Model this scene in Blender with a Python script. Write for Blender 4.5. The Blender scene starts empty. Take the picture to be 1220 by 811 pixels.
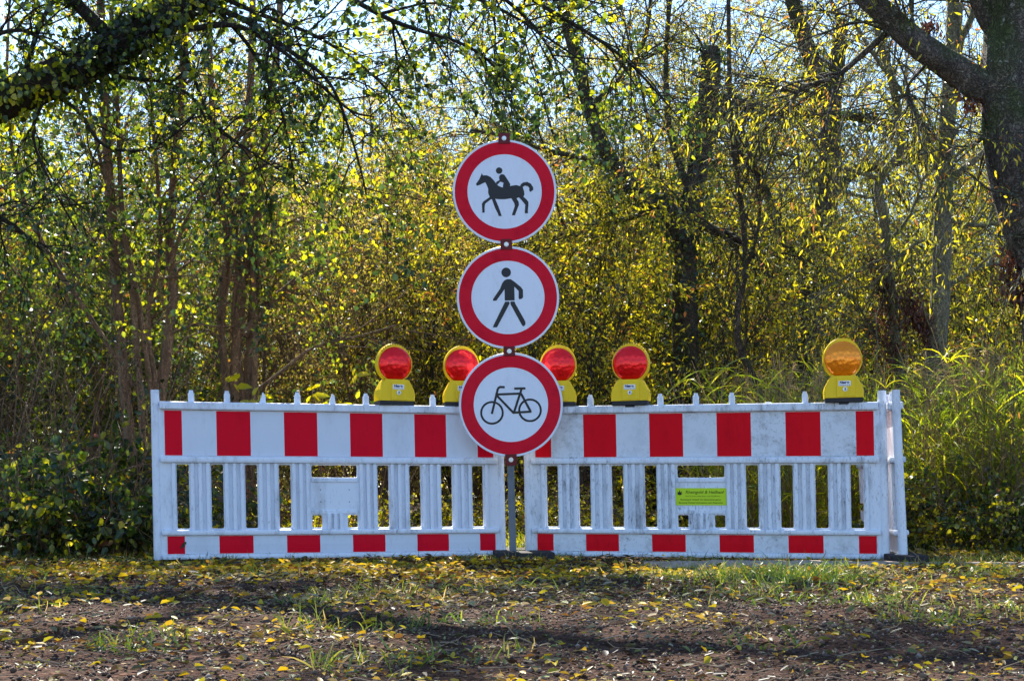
import bpy, bmesh, math, random
import numpy as np
from mathutils import Vector, Matrix

random.seed(7)
RNG = np.random.default_rng(11)
SC = bpy.context.scene
COL = SC.collection
R = math.radians

# ------------------------------------------------------------------ camera numbers
F_PX = 1676.0                  # focal length in photo pixels (1220 wide)
CX, HY = 610.0, 585.0          # image centre column, horizon row
CAM_H = 0.386
SUN_AZ, SUN_EL = R(-8), R(44)


def P(px, py, Y):
    """world point seen at photo pixel (px, py) at depth Y"""
    return np.array([(px - CX) / F_PX * Y, Y, CAM_H + (HY - py) / F_PX * Y])


# ------------------------------------------------------------------ materials
def new_mat(name):
    m = bpy.data.materials.new(name)
    m.use_nodes = True
    nt = m.node_tree
    nt.nodes.clear()
    out = nt.nodes.new('ShaderNodeOutputMaterial')
    return m, nt, out


def N(nt, kind, **kw):
    n = nt.nodes.new(kind)
    for k, v in kw.items():
        if k in n.inputs.keys():
            n.inputs[k].default_value = v
        else:
            setattr(n, k, v)
    return n


def ramp(nt, fac, stops, interp='LINEAR'):
    r = nt.nodes.new('ShaderNodeValToRGB')
    r.color_ramp.interpolation = interp
    e = r.color_ramp.elements
    while len(e) < len(stops):
        e.new(0.5)
    for el, (p, c) in zip(e, stops):
        el.position = p
        el.color = (c[0], c[1], c[2], 1) if not isinstance(c, float) else (c, c, c, 1)
    nt.links.new(fac, r.inputs['Fac'])
    return r.outputs['Color']


def mixc(nt, fac, a, b, mode='MIX'):
    n = nt.nodes.new('ShaderNodeMix')
    n.data_type = 'RGBA'
    n.blend_type = mode
    for sock, v in ((n.inputs[0], fac), (n.inputs[6], a), (n.inputs[7], b)):
        if hasattr(v, 'is_output'):
            nt.links.new(v, sock)
        elif isinstance(v, (int, float)):
            sock.default_value = v
        else:
            sock.default_value = (v[0], v[1], v[2], 1)
    return n.outputs[2]


def leaf_mat(name, stops, trans=0.55, gloss=0.04, bright=2.0, noise_scale=1.3, spread=0.45, shift=0.0):
    m, nt, out = new_mat(name)
    L = nt.links
    geo = N(nt, 'ShaderNodeNewGeometry')
    tc = N(nt, 'ShaderNodeTexCoord')
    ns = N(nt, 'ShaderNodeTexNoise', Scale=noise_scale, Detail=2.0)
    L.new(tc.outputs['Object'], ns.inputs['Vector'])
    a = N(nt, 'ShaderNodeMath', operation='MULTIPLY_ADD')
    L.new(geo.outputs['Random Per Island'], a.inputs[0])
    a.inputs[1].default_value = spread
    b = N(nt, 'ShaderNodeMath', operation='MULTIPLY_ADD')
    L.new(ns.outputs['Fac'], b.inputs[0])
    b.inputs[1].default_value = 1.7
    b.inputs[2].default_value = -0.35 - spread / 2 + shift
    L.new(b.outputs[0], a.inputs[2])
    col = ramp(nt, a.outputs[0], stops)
    d = N(nt, 'ShaderNodeBsdfDiffuse')
    t = N(nt, 'ShaderNodeBsdfTranslucent')
    g = N(nt, 'ShaderNodeBsdfGlossy', Roughness=0.38)
    L.new(col, d.inputs['Color'])
    bc = mixc(nt, 1.0, col, (bright, bright, bright * 0.8), 'MULTIPLY')
    L.new(bc, t.inputs['Color'])
    g.inputs['Color'].default_value = (0.9, 0.95, 1, 1)
    s1 = N(nt, 'ShaderNodeMixShader')
    s1.inputs[0].default_value = trans
    L.new(d.outputs[0], s1.inputs[1])
    L.new(t.outputs[0], s1.inputs[2])
    s2 = N(nt, 'ShaderNodeMixShader')
    s2.inputs[0].default_value = gloss
    L.new(s1.outputs[0], s2.inputs[1])
    L.new(g.outputs[0], s2.inputs[2])
    L.new(s2.outputs[0], out.inputs['Surface'])
    return m


def bark_mat(name, dark, light, moss=None, moss_amt=0.4, scale=14.0, bump=0.8, lichen=0.0):
    m, nt, out = new_mat(name)
    L = nt.links
    tc = N(nt, 'ShaderNodeTexCoord')
    mp = N(nt, 'ShaderNodeMapping')
    mp.inputs['Scale'].default_value = (1, 1, 0.16)
    L.new(tc.outputs['Object'], mp.inputs['Vector'])
    n1 = N(nt, 'ShaderNodeTexNoise', Scale=scale, Detail=8.0, Roughness=0.65)
    L.new(mp.outputs[0], n1.inputs['Vector'])
    v = N(nt, 'ShaderNodeTexVoronoi', Scale=scale * 2.2)
    v.feature = 'DISTANCE_TO_EDGE'
    nd = N(nt, 'ShaderNodeTexNoise', Scale=scale * 0.6, Detail=4.0)
    L.new(tc.outputs['Object'], nd.inputs['Vector'])
    mv = N(nt, 'ShaderNodeMix')
    mv.data_type = 'RGBA'
    mv.blend_type = 'ADD'
    mv.inputs[0].default_value = 0.22
    L.new(mp.outputs[0], mv.inputs[6])
    L.new(nd.outputs['Color'], mv.inputs[7])
    L.new(mv.outputs[2], v.inputs['Vector'])
    col = ramp(nt, n1.outputs['Fac'], [(0.3, dark), (0.7, light)])
    crack = ramp(nt, v.outputs['Distance'], [(0.0, 0.55), (0.16, 1.0)])
    col = mixc(nt, 1.0, col, crack, 'MULTIPLY')
    if moss:
        n2 = N(nt, 'ShaderNodeTexNoise', Scale=3.2, Detail=5.0)
        L.new(tc.outputs['Object'], n2.inputs['Vector'])
        geo = N(nt, 'ShaderNodeNewGeometry')
        sep = N(nt, 'ShaderNodeSeparateXYZ')
        L.new(geo.outputs['Normal'], sep.inputs[0])
        ad = N(nt, 'ShaderNodeMath', operation='MULTIPLY_ADD')
        L.new(sep.outputs['Z'], ad.inputs[0])
        ad.inputs[1].default_value = 0.22
        L.new(n2.outputs['Fac'], ad.inputs[2])
        f = ramp(nt, ad.outputs[0], [(0.62 - moss_amt * 0.3, 0.0), (0.78 - moss_amt * 0.3, 0.85)])
        col = mixc(nt, f, col, moss)
    if lichen > 0:
        n3 = N(nt, 'ShaderNodeTexNoise', Scale=34.0, Detail=3.0)
        L.new(tc.outputs['Object'], n3.inputs['Vector'])
        f = ramp(nt, n3.outputs['Fac'], [(0.62, 0.0), (0.68, lichen)])
        col = mixc(nt, f, col, (0.36, 0.37, 0.33))
    b = N(nt, 'ShaderNodeBsdfPrincipled', Roughness=0.9)
    L.new(col, b.inputs['Base Color'])
    bm = N(nt, 'ShaderNodeBump', Strength=bump, Distance=0.03)
    h = N(nt, 'ShaderNodeMath', operation='ADD')
    L.new(n1.outputs['Fac'], h.inputs[0])
    L.new(crack, h.inputs[1])
    L.new(h.outputs[0], bm.inputs['Height'])
    L.new(bm.outputs[0], b.inputs['Normal'])
    L.new(b.outputs[0], out.inputs['Surface'])
    return m


def paint_mat(name, col, rough=0.4, dirt=0.0, dirt_col=(0.06, 0.05, 0.05), streak=True, metallic=0.0, coat=0.0, bump=0.0, scale=9.0,
              spec=0.2, gr=0.0):
    """painted / moulded surface with grime of its own shape"""
    m, nt, out = new_mat(name)
    L = nt.links
    b = N(nt, 'ShaderNodeBsdfPrincipled', Roughness=rough, Metallic=metallic)
    b.inputs['Coat Weight'].default_value = coat
    b.inputs['Specular IOR Level'].default_value = spec
    tc = N(nt, 'ShaderNodeTexCoord')
    c = None
    if dirt > 0:
        mp = N(nt, 'ShaderNodeMapping')
        mp.inputs['Scale'].default_value = (1, 1, 0.35 if streak else 1)
        L.new(tc.outputs['Object'], mp.inputs['Vector'])
        n1 = N(nt, 'ShaderNodeTexNoise', Scale=scale, Detail=9.0, Roughness=0.72)
        L.new(mp.outputs[0], n1.inputs['Vector'])
        n2 = N(nt, 'ShaderNodeTexNoise', Scale=scale * 7, Detail=4.0, Roughness=0.7)
        L.new(mp.outputs[0], n2.inputs['Vector'])
        n3 = N(nt, 'ShaderNodeTexNoise', Scale=2.3, Detail=2.0)
        L.new(tc.outputs['Object'], n3.inputs['Vector'])
        f1 = ramp(nt, n1.outputs['Fac'], [(0.5 - gr, 0.0), (0.78 - gr, min(1.0, dirt * 1.2))])
        f2 = ramp(nt, n2.outputs['Fac'], [(0.56 - gr, 0.0), (0.74 - gr, min(1.0, dirt * 0.9))])
        f3 = ramp(nt, n3.outputs['Fac'], [(0.35, 0.25), (0.65, 1.0)])
        f = mixc(nt, 1.0, f1, f2, 'ADD')
        f = mixc(nt, 1.0, f, f3, 'MULTIPLY')
        c = mixc(nt, f, col, dirt_col)
        L.new(c, b.inputs['Base Color'])
        rr = ramp(nt, f1, [(0.0, rough), (1.0, min(1.0, rough + 0.35))])
        L.new(rr, b.inputs['Roughness'])
    else:
        b.inputs['Base Color'].default_value = (*col, 1)
    if bump > 0:
        n4 = N(nt, 'ShaderNodeTexNoise', Scale=60.0, Detail=3.0)
        L.new(tc.outputs['Object'], n4.inputs['Vector'])
        bm = N(nt, 'ShaderNodeBump', Strength=bump, Distance=0.004)
        L.new(n4.outputs['Fac'], bm.inputs['Height'])
        L.new(bm.outputs[0], b.inputs['Normal'])
    L.new(b.outputs[0], out.inputs['Surface'])
    return m


M = {}
M['white_plastic'] = paint_mat('white_plastic', (0.68, 0.73, 0.86), 0.5, 0.7, (0.10, 0.09, 0.10), bump=0.12)
M['grimy_plastic'] = paint_mat('grimy_plastic', (0.66, 0.71, 0.82), 0.55, 1.0, (0.06, 0.055, 0.06), bump=0.15, scale=12, gr=0.01)
M['white_foil'] = paint_mat('white_foil', (0.60, 0.65, 0.78), 0.42, 0.30, (0.22, 0.2, 0.2), scale=6, bump=0.1)
M['red_foil'] = paint_mat('red_foil', (0.66, 0.004, 0.022), 0.5, 0.35, (0.14, 0.004, 0.012), scale=6, spec=0.06)
M['grimy_foil'] = paint_mat('grimy_foil', (0.61, 0.65, 0.74), 0.5, 0.8, (0.13, 0.12, 0.125), scale=8, gr=0.01, streak=False, bump=0.1)
M['red_foil_b'] = paint_mat('red_foil_worn', (0.66, 0.004, 0.014), 0.5, 0.45, (0.14, 0.004, 0.01), scale=7, spec=0.06)
M['sign_white'] = paint_mat('sign_white', (0.68, 0.73, 0.87), 0.34, 0.35, (0.36, 0.37, 0.42), scale=7, bump=0.12)
M['sign_red'] = paint_mat('sign_red', (0.62, 0.003, 0.024), 0.4, 0.55, (0.26, 0.003, 0.014), scale=9, streak=False, spec=0.10, bump=0.1)
M['sign_black'] = paint_mat('sign_black', (0.022, 0.023, 0.03), 0.4)
M['clamp_red'] = paint_mat('clamp_red', (0.12, 0.006, 0.012), 0.4, 0.3, (0.02, 0.003, 0.004))
M['steel'] = paint_mat('steel', (0.5, 0.52, 0.55), 0.38, 0.3, (0.12, 0.12, 0.13), metallic=0.85)
M['galv'] = paint_mat('galvanised', (0.13, 0.15, 0.19), 0.5, 0.7, (0.03, 0.03, 0.04), metallic=0.3, scale=20)
M['yellow'] = paint_mat('yellow_plastic', (0.82, 0.55, 0.010), 0.35, 0.3, (0.16, 0.11, 0.02), bump=0.08, scale=14)
M['dark_base'] = paint_mat('dark_base', (0.025, 0.026, 0.032), 0.55, 0.3, (0.09, 0.09, 0.1))
M['rubber'] = paint_mat('rubber', (0.03, 0.028, 0.032), 0.85, 0.5, (0.09, 0.075, 0.06), bump=0.3)
M['sticker'] = paint_mat('sticker_lime', (0.47, 0.66, 0.02), 0.45, 0.2, (0.3, 0.4, 0.1), scale=20)
M['sticker_white'] = paint_mat('sticker_white', (0.75, 0.76, 0.8), 0.35, 0.2, (0.3, 0.3, 0.34), scale=40)
M['ink'] = paint_mat('ink', (0.015, 0.02, 0.02), 0.5)
M['ink_green'] = paint_mat('ink_green', (0.10, 0.16, 0.008), 0.5)
M['ink_blue'] = paint_mat('ink_blue', (0.012, 0.02, 0.10), 0.5)


def lens_mat(name, col, glow):
    m, nt, out = new_mat(name)
    L = nt.links
    tc = N(nt, 'ShaderNodeTexCoord')
    # prism rings and facets moulded in the plastic
    w = N(nt, 'ShaderNodeTexVoronoi', Scale=42.0)
    L.new(tc.outputs['Object'], w.inputs['Vector'])
    bm = N(nt, 'ShaderNodeBump', Strength=0.55, Distance=0.006)
    L.new(w.outputs['Distance'], bm.inputs['Height'])
    b = N(nt, 'ShaderNodeBsdfPrincipled', Roughness=0.30, Metallic=0.55)
    b.inputs['Base Color'].default_value = (*col, 1)
    b.inputs['Coat Weight'].default_value = 0.3
    b.inputs['Coat Roughness'].default_value = 0.06
    L.new(bm.outputs[0], b.inputs['Normal'])
    t = N(nt, 'ShaderNodeBsdfTranslucent')
    t.inputs['Color'].default_value = (*glow, 1)
    s = N(nt, 'ShaderNodeMixShader')
    s.inputs[0].default_value = 0.10
    L.new(b.outputs[0], s.inputs[1])
    L.new(t.outputs[0], s.inputs[2])
    L.new(s.outputs[0], out.inputs['Surface'])
    return m


M['lens_red'] = lens_mat('red_lens', (0.88, 0.004, 0.010), (0.9, 0.01, 0.015))
M['lens_amber'] = lens_mat('amber_lens', (0.95, 0.29, 0.008), (1.0, 0.33, 0.02))
M['reflector'] = paint_mat('reflector', (0.8, 0.8, 0.8), 0.25, metallic=0.6)

# foliage palettes
GREEN, OLIVE = (0.05, 0.10, 0.008), (0.10, 0.13, 0.008)
LIME, YEL = (0.25, 0.32, 0.006), (0.46, 0.40, 0.006)
GOLD, TAN, BRN = (0.50, 0.33, 0.008), (0.38, 0.28, 0.10), (0.12, 0.055, 0.018)
DK, DK2 = (0.020, 0.026, 0.006), (0.045, 0.030, 0.012)  # near-black leaf tones that put the shade of foliage gaps into the colour
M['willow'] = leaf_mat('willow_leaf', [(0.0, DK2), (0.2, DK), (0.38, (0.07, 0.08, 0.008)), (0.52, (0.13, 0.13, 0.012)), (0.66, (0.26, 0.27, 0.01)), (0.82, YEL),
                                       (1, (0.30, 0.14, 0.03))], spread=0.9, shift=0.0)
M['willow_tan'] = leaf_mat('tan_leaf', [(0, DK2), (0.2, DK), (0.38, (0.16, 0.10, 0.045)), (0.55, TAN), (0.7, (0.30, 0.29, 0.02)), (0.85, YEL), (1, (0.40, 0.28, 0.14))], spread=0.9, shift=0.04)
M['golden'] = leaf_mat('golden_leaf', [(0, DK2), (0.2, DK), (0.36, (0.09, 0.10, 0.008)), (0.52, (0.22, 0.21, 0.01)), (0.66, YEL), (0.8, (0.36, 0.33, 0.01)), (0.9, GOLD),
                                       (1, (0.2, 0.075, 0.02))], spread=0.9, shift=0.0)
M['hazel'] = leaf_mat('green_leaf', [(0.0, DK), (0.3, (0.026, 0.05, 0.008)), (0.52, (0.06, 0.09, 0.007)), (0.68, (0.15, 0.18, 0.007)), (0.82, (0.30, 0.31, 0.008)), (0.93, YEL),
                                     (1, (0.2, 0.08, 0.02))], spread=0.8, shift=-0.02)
M['hazel_deep'] = leaf_mat('deep_green_leaf', [(0.0, (0.012, 0.024, 0.007)), (0.4, (0.020, 0.042, 0.008)), (0.62, (0.06, 0.09, 0.008)), (0.74, (0.16, 0.20, 0.008)), (0.88, (0.3, 0.31, 0.008)),  # darker leaf colour, with the shade of silhouetted clusters put into it
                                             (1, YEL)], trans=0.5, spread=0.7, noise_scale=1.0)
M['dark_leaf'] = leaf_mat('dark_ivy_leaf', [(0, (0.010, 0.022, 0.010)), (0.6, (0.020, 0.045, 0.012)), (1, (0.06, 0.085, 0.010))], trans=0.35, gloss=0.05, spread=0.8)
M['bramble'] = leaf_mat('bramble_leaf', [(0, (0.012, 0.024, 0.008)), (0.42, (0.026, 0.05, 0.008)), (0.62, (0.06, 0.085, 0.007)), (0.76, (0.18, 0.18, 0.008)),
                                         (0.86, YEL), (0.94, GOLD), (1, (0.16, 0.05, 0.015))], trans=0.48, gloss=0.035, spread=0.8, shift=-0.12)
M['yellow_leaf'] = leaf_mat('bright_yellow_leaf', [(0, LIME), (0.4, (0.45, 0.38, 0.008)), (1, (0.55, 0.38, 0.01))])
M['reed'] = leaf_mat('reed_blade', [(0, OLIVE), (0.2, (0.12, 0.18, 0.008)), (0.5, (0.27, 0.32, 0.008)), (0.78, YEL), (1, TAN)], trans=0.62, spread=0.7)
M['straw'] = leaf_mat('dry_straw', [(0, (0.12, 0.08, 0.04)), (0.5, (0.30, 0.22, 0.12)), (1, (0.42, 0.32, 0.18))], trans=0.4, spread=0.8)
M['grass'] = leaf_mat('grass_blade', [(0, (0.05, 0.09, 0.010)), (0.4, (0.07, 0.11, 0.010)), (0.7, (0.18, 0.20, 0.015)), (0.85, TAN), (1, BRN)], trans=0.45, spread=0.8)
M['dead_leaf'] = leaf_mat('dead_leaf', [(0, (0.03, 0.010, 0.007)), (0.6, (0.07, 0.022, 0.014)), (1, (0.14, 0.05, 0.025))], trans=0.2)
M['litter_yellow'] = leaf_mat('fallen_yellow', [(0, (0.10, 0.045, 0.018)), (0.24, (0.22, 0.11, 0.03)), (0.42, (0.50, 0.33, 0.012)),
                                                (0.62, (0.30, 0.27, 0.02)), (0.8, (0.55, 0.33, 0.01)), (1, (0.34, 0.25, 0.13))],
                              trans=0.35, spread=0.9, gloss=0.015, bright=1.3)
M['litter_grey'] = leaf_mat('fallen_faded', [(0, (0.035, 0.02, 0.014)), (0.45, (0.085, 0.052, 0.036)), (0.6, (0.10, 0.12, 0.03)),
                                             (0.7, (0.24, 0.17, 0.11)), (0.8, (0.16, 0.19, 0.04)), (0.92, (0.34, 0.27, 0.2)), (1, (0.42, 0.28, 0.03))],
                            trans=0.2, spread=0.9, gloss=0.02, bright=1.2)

M['bark_dark'] = bark_mat('dark_bark', (0.035, 0.026, 0.02), (0.13, 0.095, 0.07), (0.04, 0.055, 0.012), 0.4, bump=1.0)
M['bark_black'] = bark_mat('blackish_bark', (0.010, 0.008, 0.007), (0.04, 0.028, 0.024), (0.025, 0.035, 0.01), 0.3, bump=1.0)
M['bark_brown'] = bark_mat('brown_bark', (0.13, 0.07, 0.04), (0.44, 0.28, 0.17), (0.06, 0.06, 0.02), 0.1, scale=22)
M['bark_green'] = bark_mat('greenish_bark', (0.11, 0.10, 0.06), (0.32, 0.29, 0.19), (0.09, 0.11, 0.03), 0.35, scale=18, lichen=0.5)
M['bark_grey'] = bark_mat('grey_bark', (0.045, 0.038, 0.035), (0.18, 0.15, 0.13), (0.05, 0.075, 0.014), 0.35, scale=16, lichen=0.6,
                          bump=1.0)


# ------------------------------------------------------------------ object helpers
def put(o, parent=None):
    COL.objects.link(o)
    if parent is not None:
        o.parent = parent
    return o


def empty(name, loc=(0, 0, 0), rz=0.0, label=None, cat=None, group=None):
    o = bpy.data.objects.new(name, None)
    o.empty_display_size = 0.1
    o.location = loc
    o.rotation_euler = (0, 0, rz)
    put(o)
    tag(o, label, cat, group)
    return o


def tag(o, label=None, cat=None, group=None, kind=None):
    if label: o['label'] = label
    if cat: o['category'] = cat
    if group: o['group'] = group
    if kind: o['kind'] = kind
    return o


def obj_bm(name, bm, mats, parent=None, smooth=False, loc=None):
    me = bpy.data.meshes.new(name)
    bm.to_mesh(me)
    bm.free()
    for m in (mats if isinstance(mats, (list, tuple)) else [mats]):
        me.materials.append(m)
    if smooth:
        me.polygons.foreach_set('use_smooth', [True] * len(me.polygons))
    o = bpy.data.objects.new(name, me)
    if loc is not None: o.location = loc
    return put(o, parent)


def mesh_np(name, V, F, mats, smooth=False, mat_idx=None):
    V = np.asarray(V, dtype=np.float32).reshape(-1, 3)
    F = np.asarray(F, dtype=np.int32)
    k = F.shape[1]
    me = bpy.data.meshes.new(name)
    me.vertices.add(len(V))
    me.vertices.foreach_set('co', V.ravel())
    me.loops.add(F.size)
    me.loops.foreach_set('vertex_index', F.ravel())
    me.polygons.add(len(F))
    me.polygons.foreach_set('loop_start', np.arange(0, F.size, k, dtype=np.int32))
    me.polygons.foreach_set('loop_total', np.full(len(F), k, dtype=np.int32))
    if smooth:
        me.polygons.foreach_set('use_smooth', np.ones(len(F), dtype=bool))
    for m in (mats if isinstance(mats, (list, tuple)) else [mats]):
        me.materials.append(m)
    if mat_idx is not None:
        me.polygons.foreach_set('material_index', np.asarray(mat_idx, dtype=np.int32))
    me.update(calc_edges=True)
    return me


def obj_me(name, me, parent=None):
    return put(bpy.data.objects.new(name, me), parent)


def box(bm, x0, x1, y0, y1, z0, z1, bev=0.0, mi=0):
    r = bmesh.ops.create_cube(bm, size=1.0)
    vs = r['verts']
    for v in vs:
        v.co = Vector((x0 + (v.co.x + .5) * (x1 - x0), y0 + (v.co.y + .5) * (y1 - y0), z0 + (v.co.z + .5) * (z1 - z0)))
    fs = {f for v in vs for f in v.link_faces}
    for f in fs: f.material_index = mi
    if bev > 0:
        es = list({e for v in vs for e in v.link_edges})
        bmesh.ops.bevel(bm, geom=es, offset=bev, segments=2, affect='EDGES', profile=0.6)
    return vs


def cyl(bm, p0, p1, r0, r1=None, seg=20, cap=True):
    r1 = r0 if r1 is None else r1
    p0, p1 = Vector(p0), Vector(p1)
    d = p1 - p0
    mat = Matrix.Translation((p0 + p1) / 2) @ d.to_track_quat('Z', 'Y').to_matrix().to_4x4()
    return bmesh.ops.create_cone(bm, cap_ends=cap, segments=seg, radius1=r0, radius2=r1, depth=d.length, matrix=mat)['verts']


def flat_poly(bm, pts, y, mi=0):
    """polygon in the x-z plane facing -Y at depth y"""
    area = sum(pts[i - 1][0] * pts[i][1] - pts[i][0] * pts[i - 1][1] for i in range(len(pts)))
    if area < 0: pts = pts[::-1]
    vs = [bm.verts.new((p[0], y, p[1])) for p in pts]
    f = bm.faces.new(vs)
    f.material_index = mi
    f.normal_update()
    if f.normal.y > 0: f.normal_flip()
    r = bmesh.ops.triangulate(bm, faces=[f])
    return r


def circ(cx, cz, r, n=48, a0=0.0, a1=2 * math.pi):
    return [(cx + r * math.cos(a0 + (a1 - a0) * i / n), cz + r * math.sin(a0 + (a1 - a0) * i / n)) for i in range(n)]


def annulus(bm, cx, cz, r0, r1, y, n=72, mi=0):
    A = [bm.verts.new((p[0], y, p[1])) for p in circ(cx, cz, r0, n)]
    B = [bm.verts.new((p[0], y, p[1])) for p in circ(cx, cz, r1, n)]
    for i in range(n):
        j = (i + 1) % n
        f = bm.faces.new((A[i], B[i], B[j], A[j]))
        f.normal_update()
        if f.normal.y > 0: f.normal_flip()
        f.material_index = mi


def stroke(bm, pts, w, y, step=0.00006):
    for i in range(len(pts) - 1):
        a, b = Vector(pts[i]), Vector(pts[i + 1])
        d = (b - a).normalized()
        n = Vector((-d.y, d.x)) * w / 2
        a2, b2 = a - d * w * 0.3, b + d * w * 0.3
        flat_poly(bm, [tuple(a2 + n), tuple(a2 - n), tuple(b2 - n), tuple(b2 + n)], y)
        y -= step
    return y


def curve_mesh(name, outlines, extrude, bevel, res=2):
    """plate with holes from closed outlines (first = outer); lies in x-y, returns mesh rotated to x-z facing -Y"""
    cu = bpy.data.curves.new(name, 'CURVE')
    cu.dimensions = '2D'
    cu.fill_mode = 'BOTH'
    cu.extrude = extrude
    cu.bevel_depth = bevel
    cu.bevel_resolution = res
    for o in outlines:
        s = cu.splines.new('POLY')
        s.points.add(len(o) - 1)
        for p, q in zip(s.points, o):
            p.co = (q[0], q[1], 0, 1)
        s.use_cyclic_u = True
    t = bpy.data.objects.new('tmp', cu)
    COL.objects.link(t)
    dg = bpy.context.evaluated_depsgraph_get()
    me = bpy.data.meshes.new_from_object(t.evaluated_get(dg))
    bpy.data.objects.remove(t)
    bpy.data.curves.remove(cu)
    me.transform(Matrix.Rotation(R(90), 4, 'X'))
    return me


def text_mesh(txt, size, align='CENTER', shear=0.0, spacing=1.0, bold=0.0):
    cu = bpy.data.curves.new('lettering', 'FONT')
    cu.body = txt
    cu.size = size
    cu.align_x = align
    cu.align_y = 'CENTER'
    cu.shear = shear
    cu.space_character = spacing
    cu.offset = bold
    t = bpy.data.objects.new('tmp', cu)
    COL.objects.link(t)
    dg = bpy.context.evaluated_depsgraph_get()
    me = bpy.data.meshes.new_from_object(t.evaluated_get(dg))
    bpy.data.objects.remove(t)
    me.transform(Matrix.Rotation(R(90), 4, 'X'))
    return me


def rrect(x0, x1, z0, z1, r, n=4):
    pts = []
    for cx, cz, a in ((x1 - r, z1 - r, 0), (x0 + r, z1 - r, 90), (x0 + r, z0 + r, 180), (x1 - r, z0 + r, 270)):
        for i in range(n + 1):
            t = R(a + 90 * i / n)
            pts.append((cx + r * math.cos(t), cz + r * math.sin(t)))
    return pts


# ------------------------------------------------------------------ plant helpers
def nrm(v):
    v = np.asarray(v, float)
    return v / (np.linalg.norm(v, axis=-1, keepdims=True) + 1e-9)


def catmull(pts, n):
    pts = np.asarray(pts, float)
    q = np.vstack([2 * pts[0] - pts[1], pts, 2 * pts[-1] - pts[-2]])
    out = []
    m = len(pts) - 1
    for t in np.linspace(0, m, n):
        i = min(int(t), m - 1)
        u = t - i
        a, b, c, d = q[i], q[i + 1], q[i + 2], q[i + 3]
        out.append(0.5 * (2 * b + (c - a) * u + (2 * a - 5 * b + 4 * c - d) * u * u + (3 * b - a - 3 * c + d) * u ** 3))
    return np.array(out)


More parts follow.
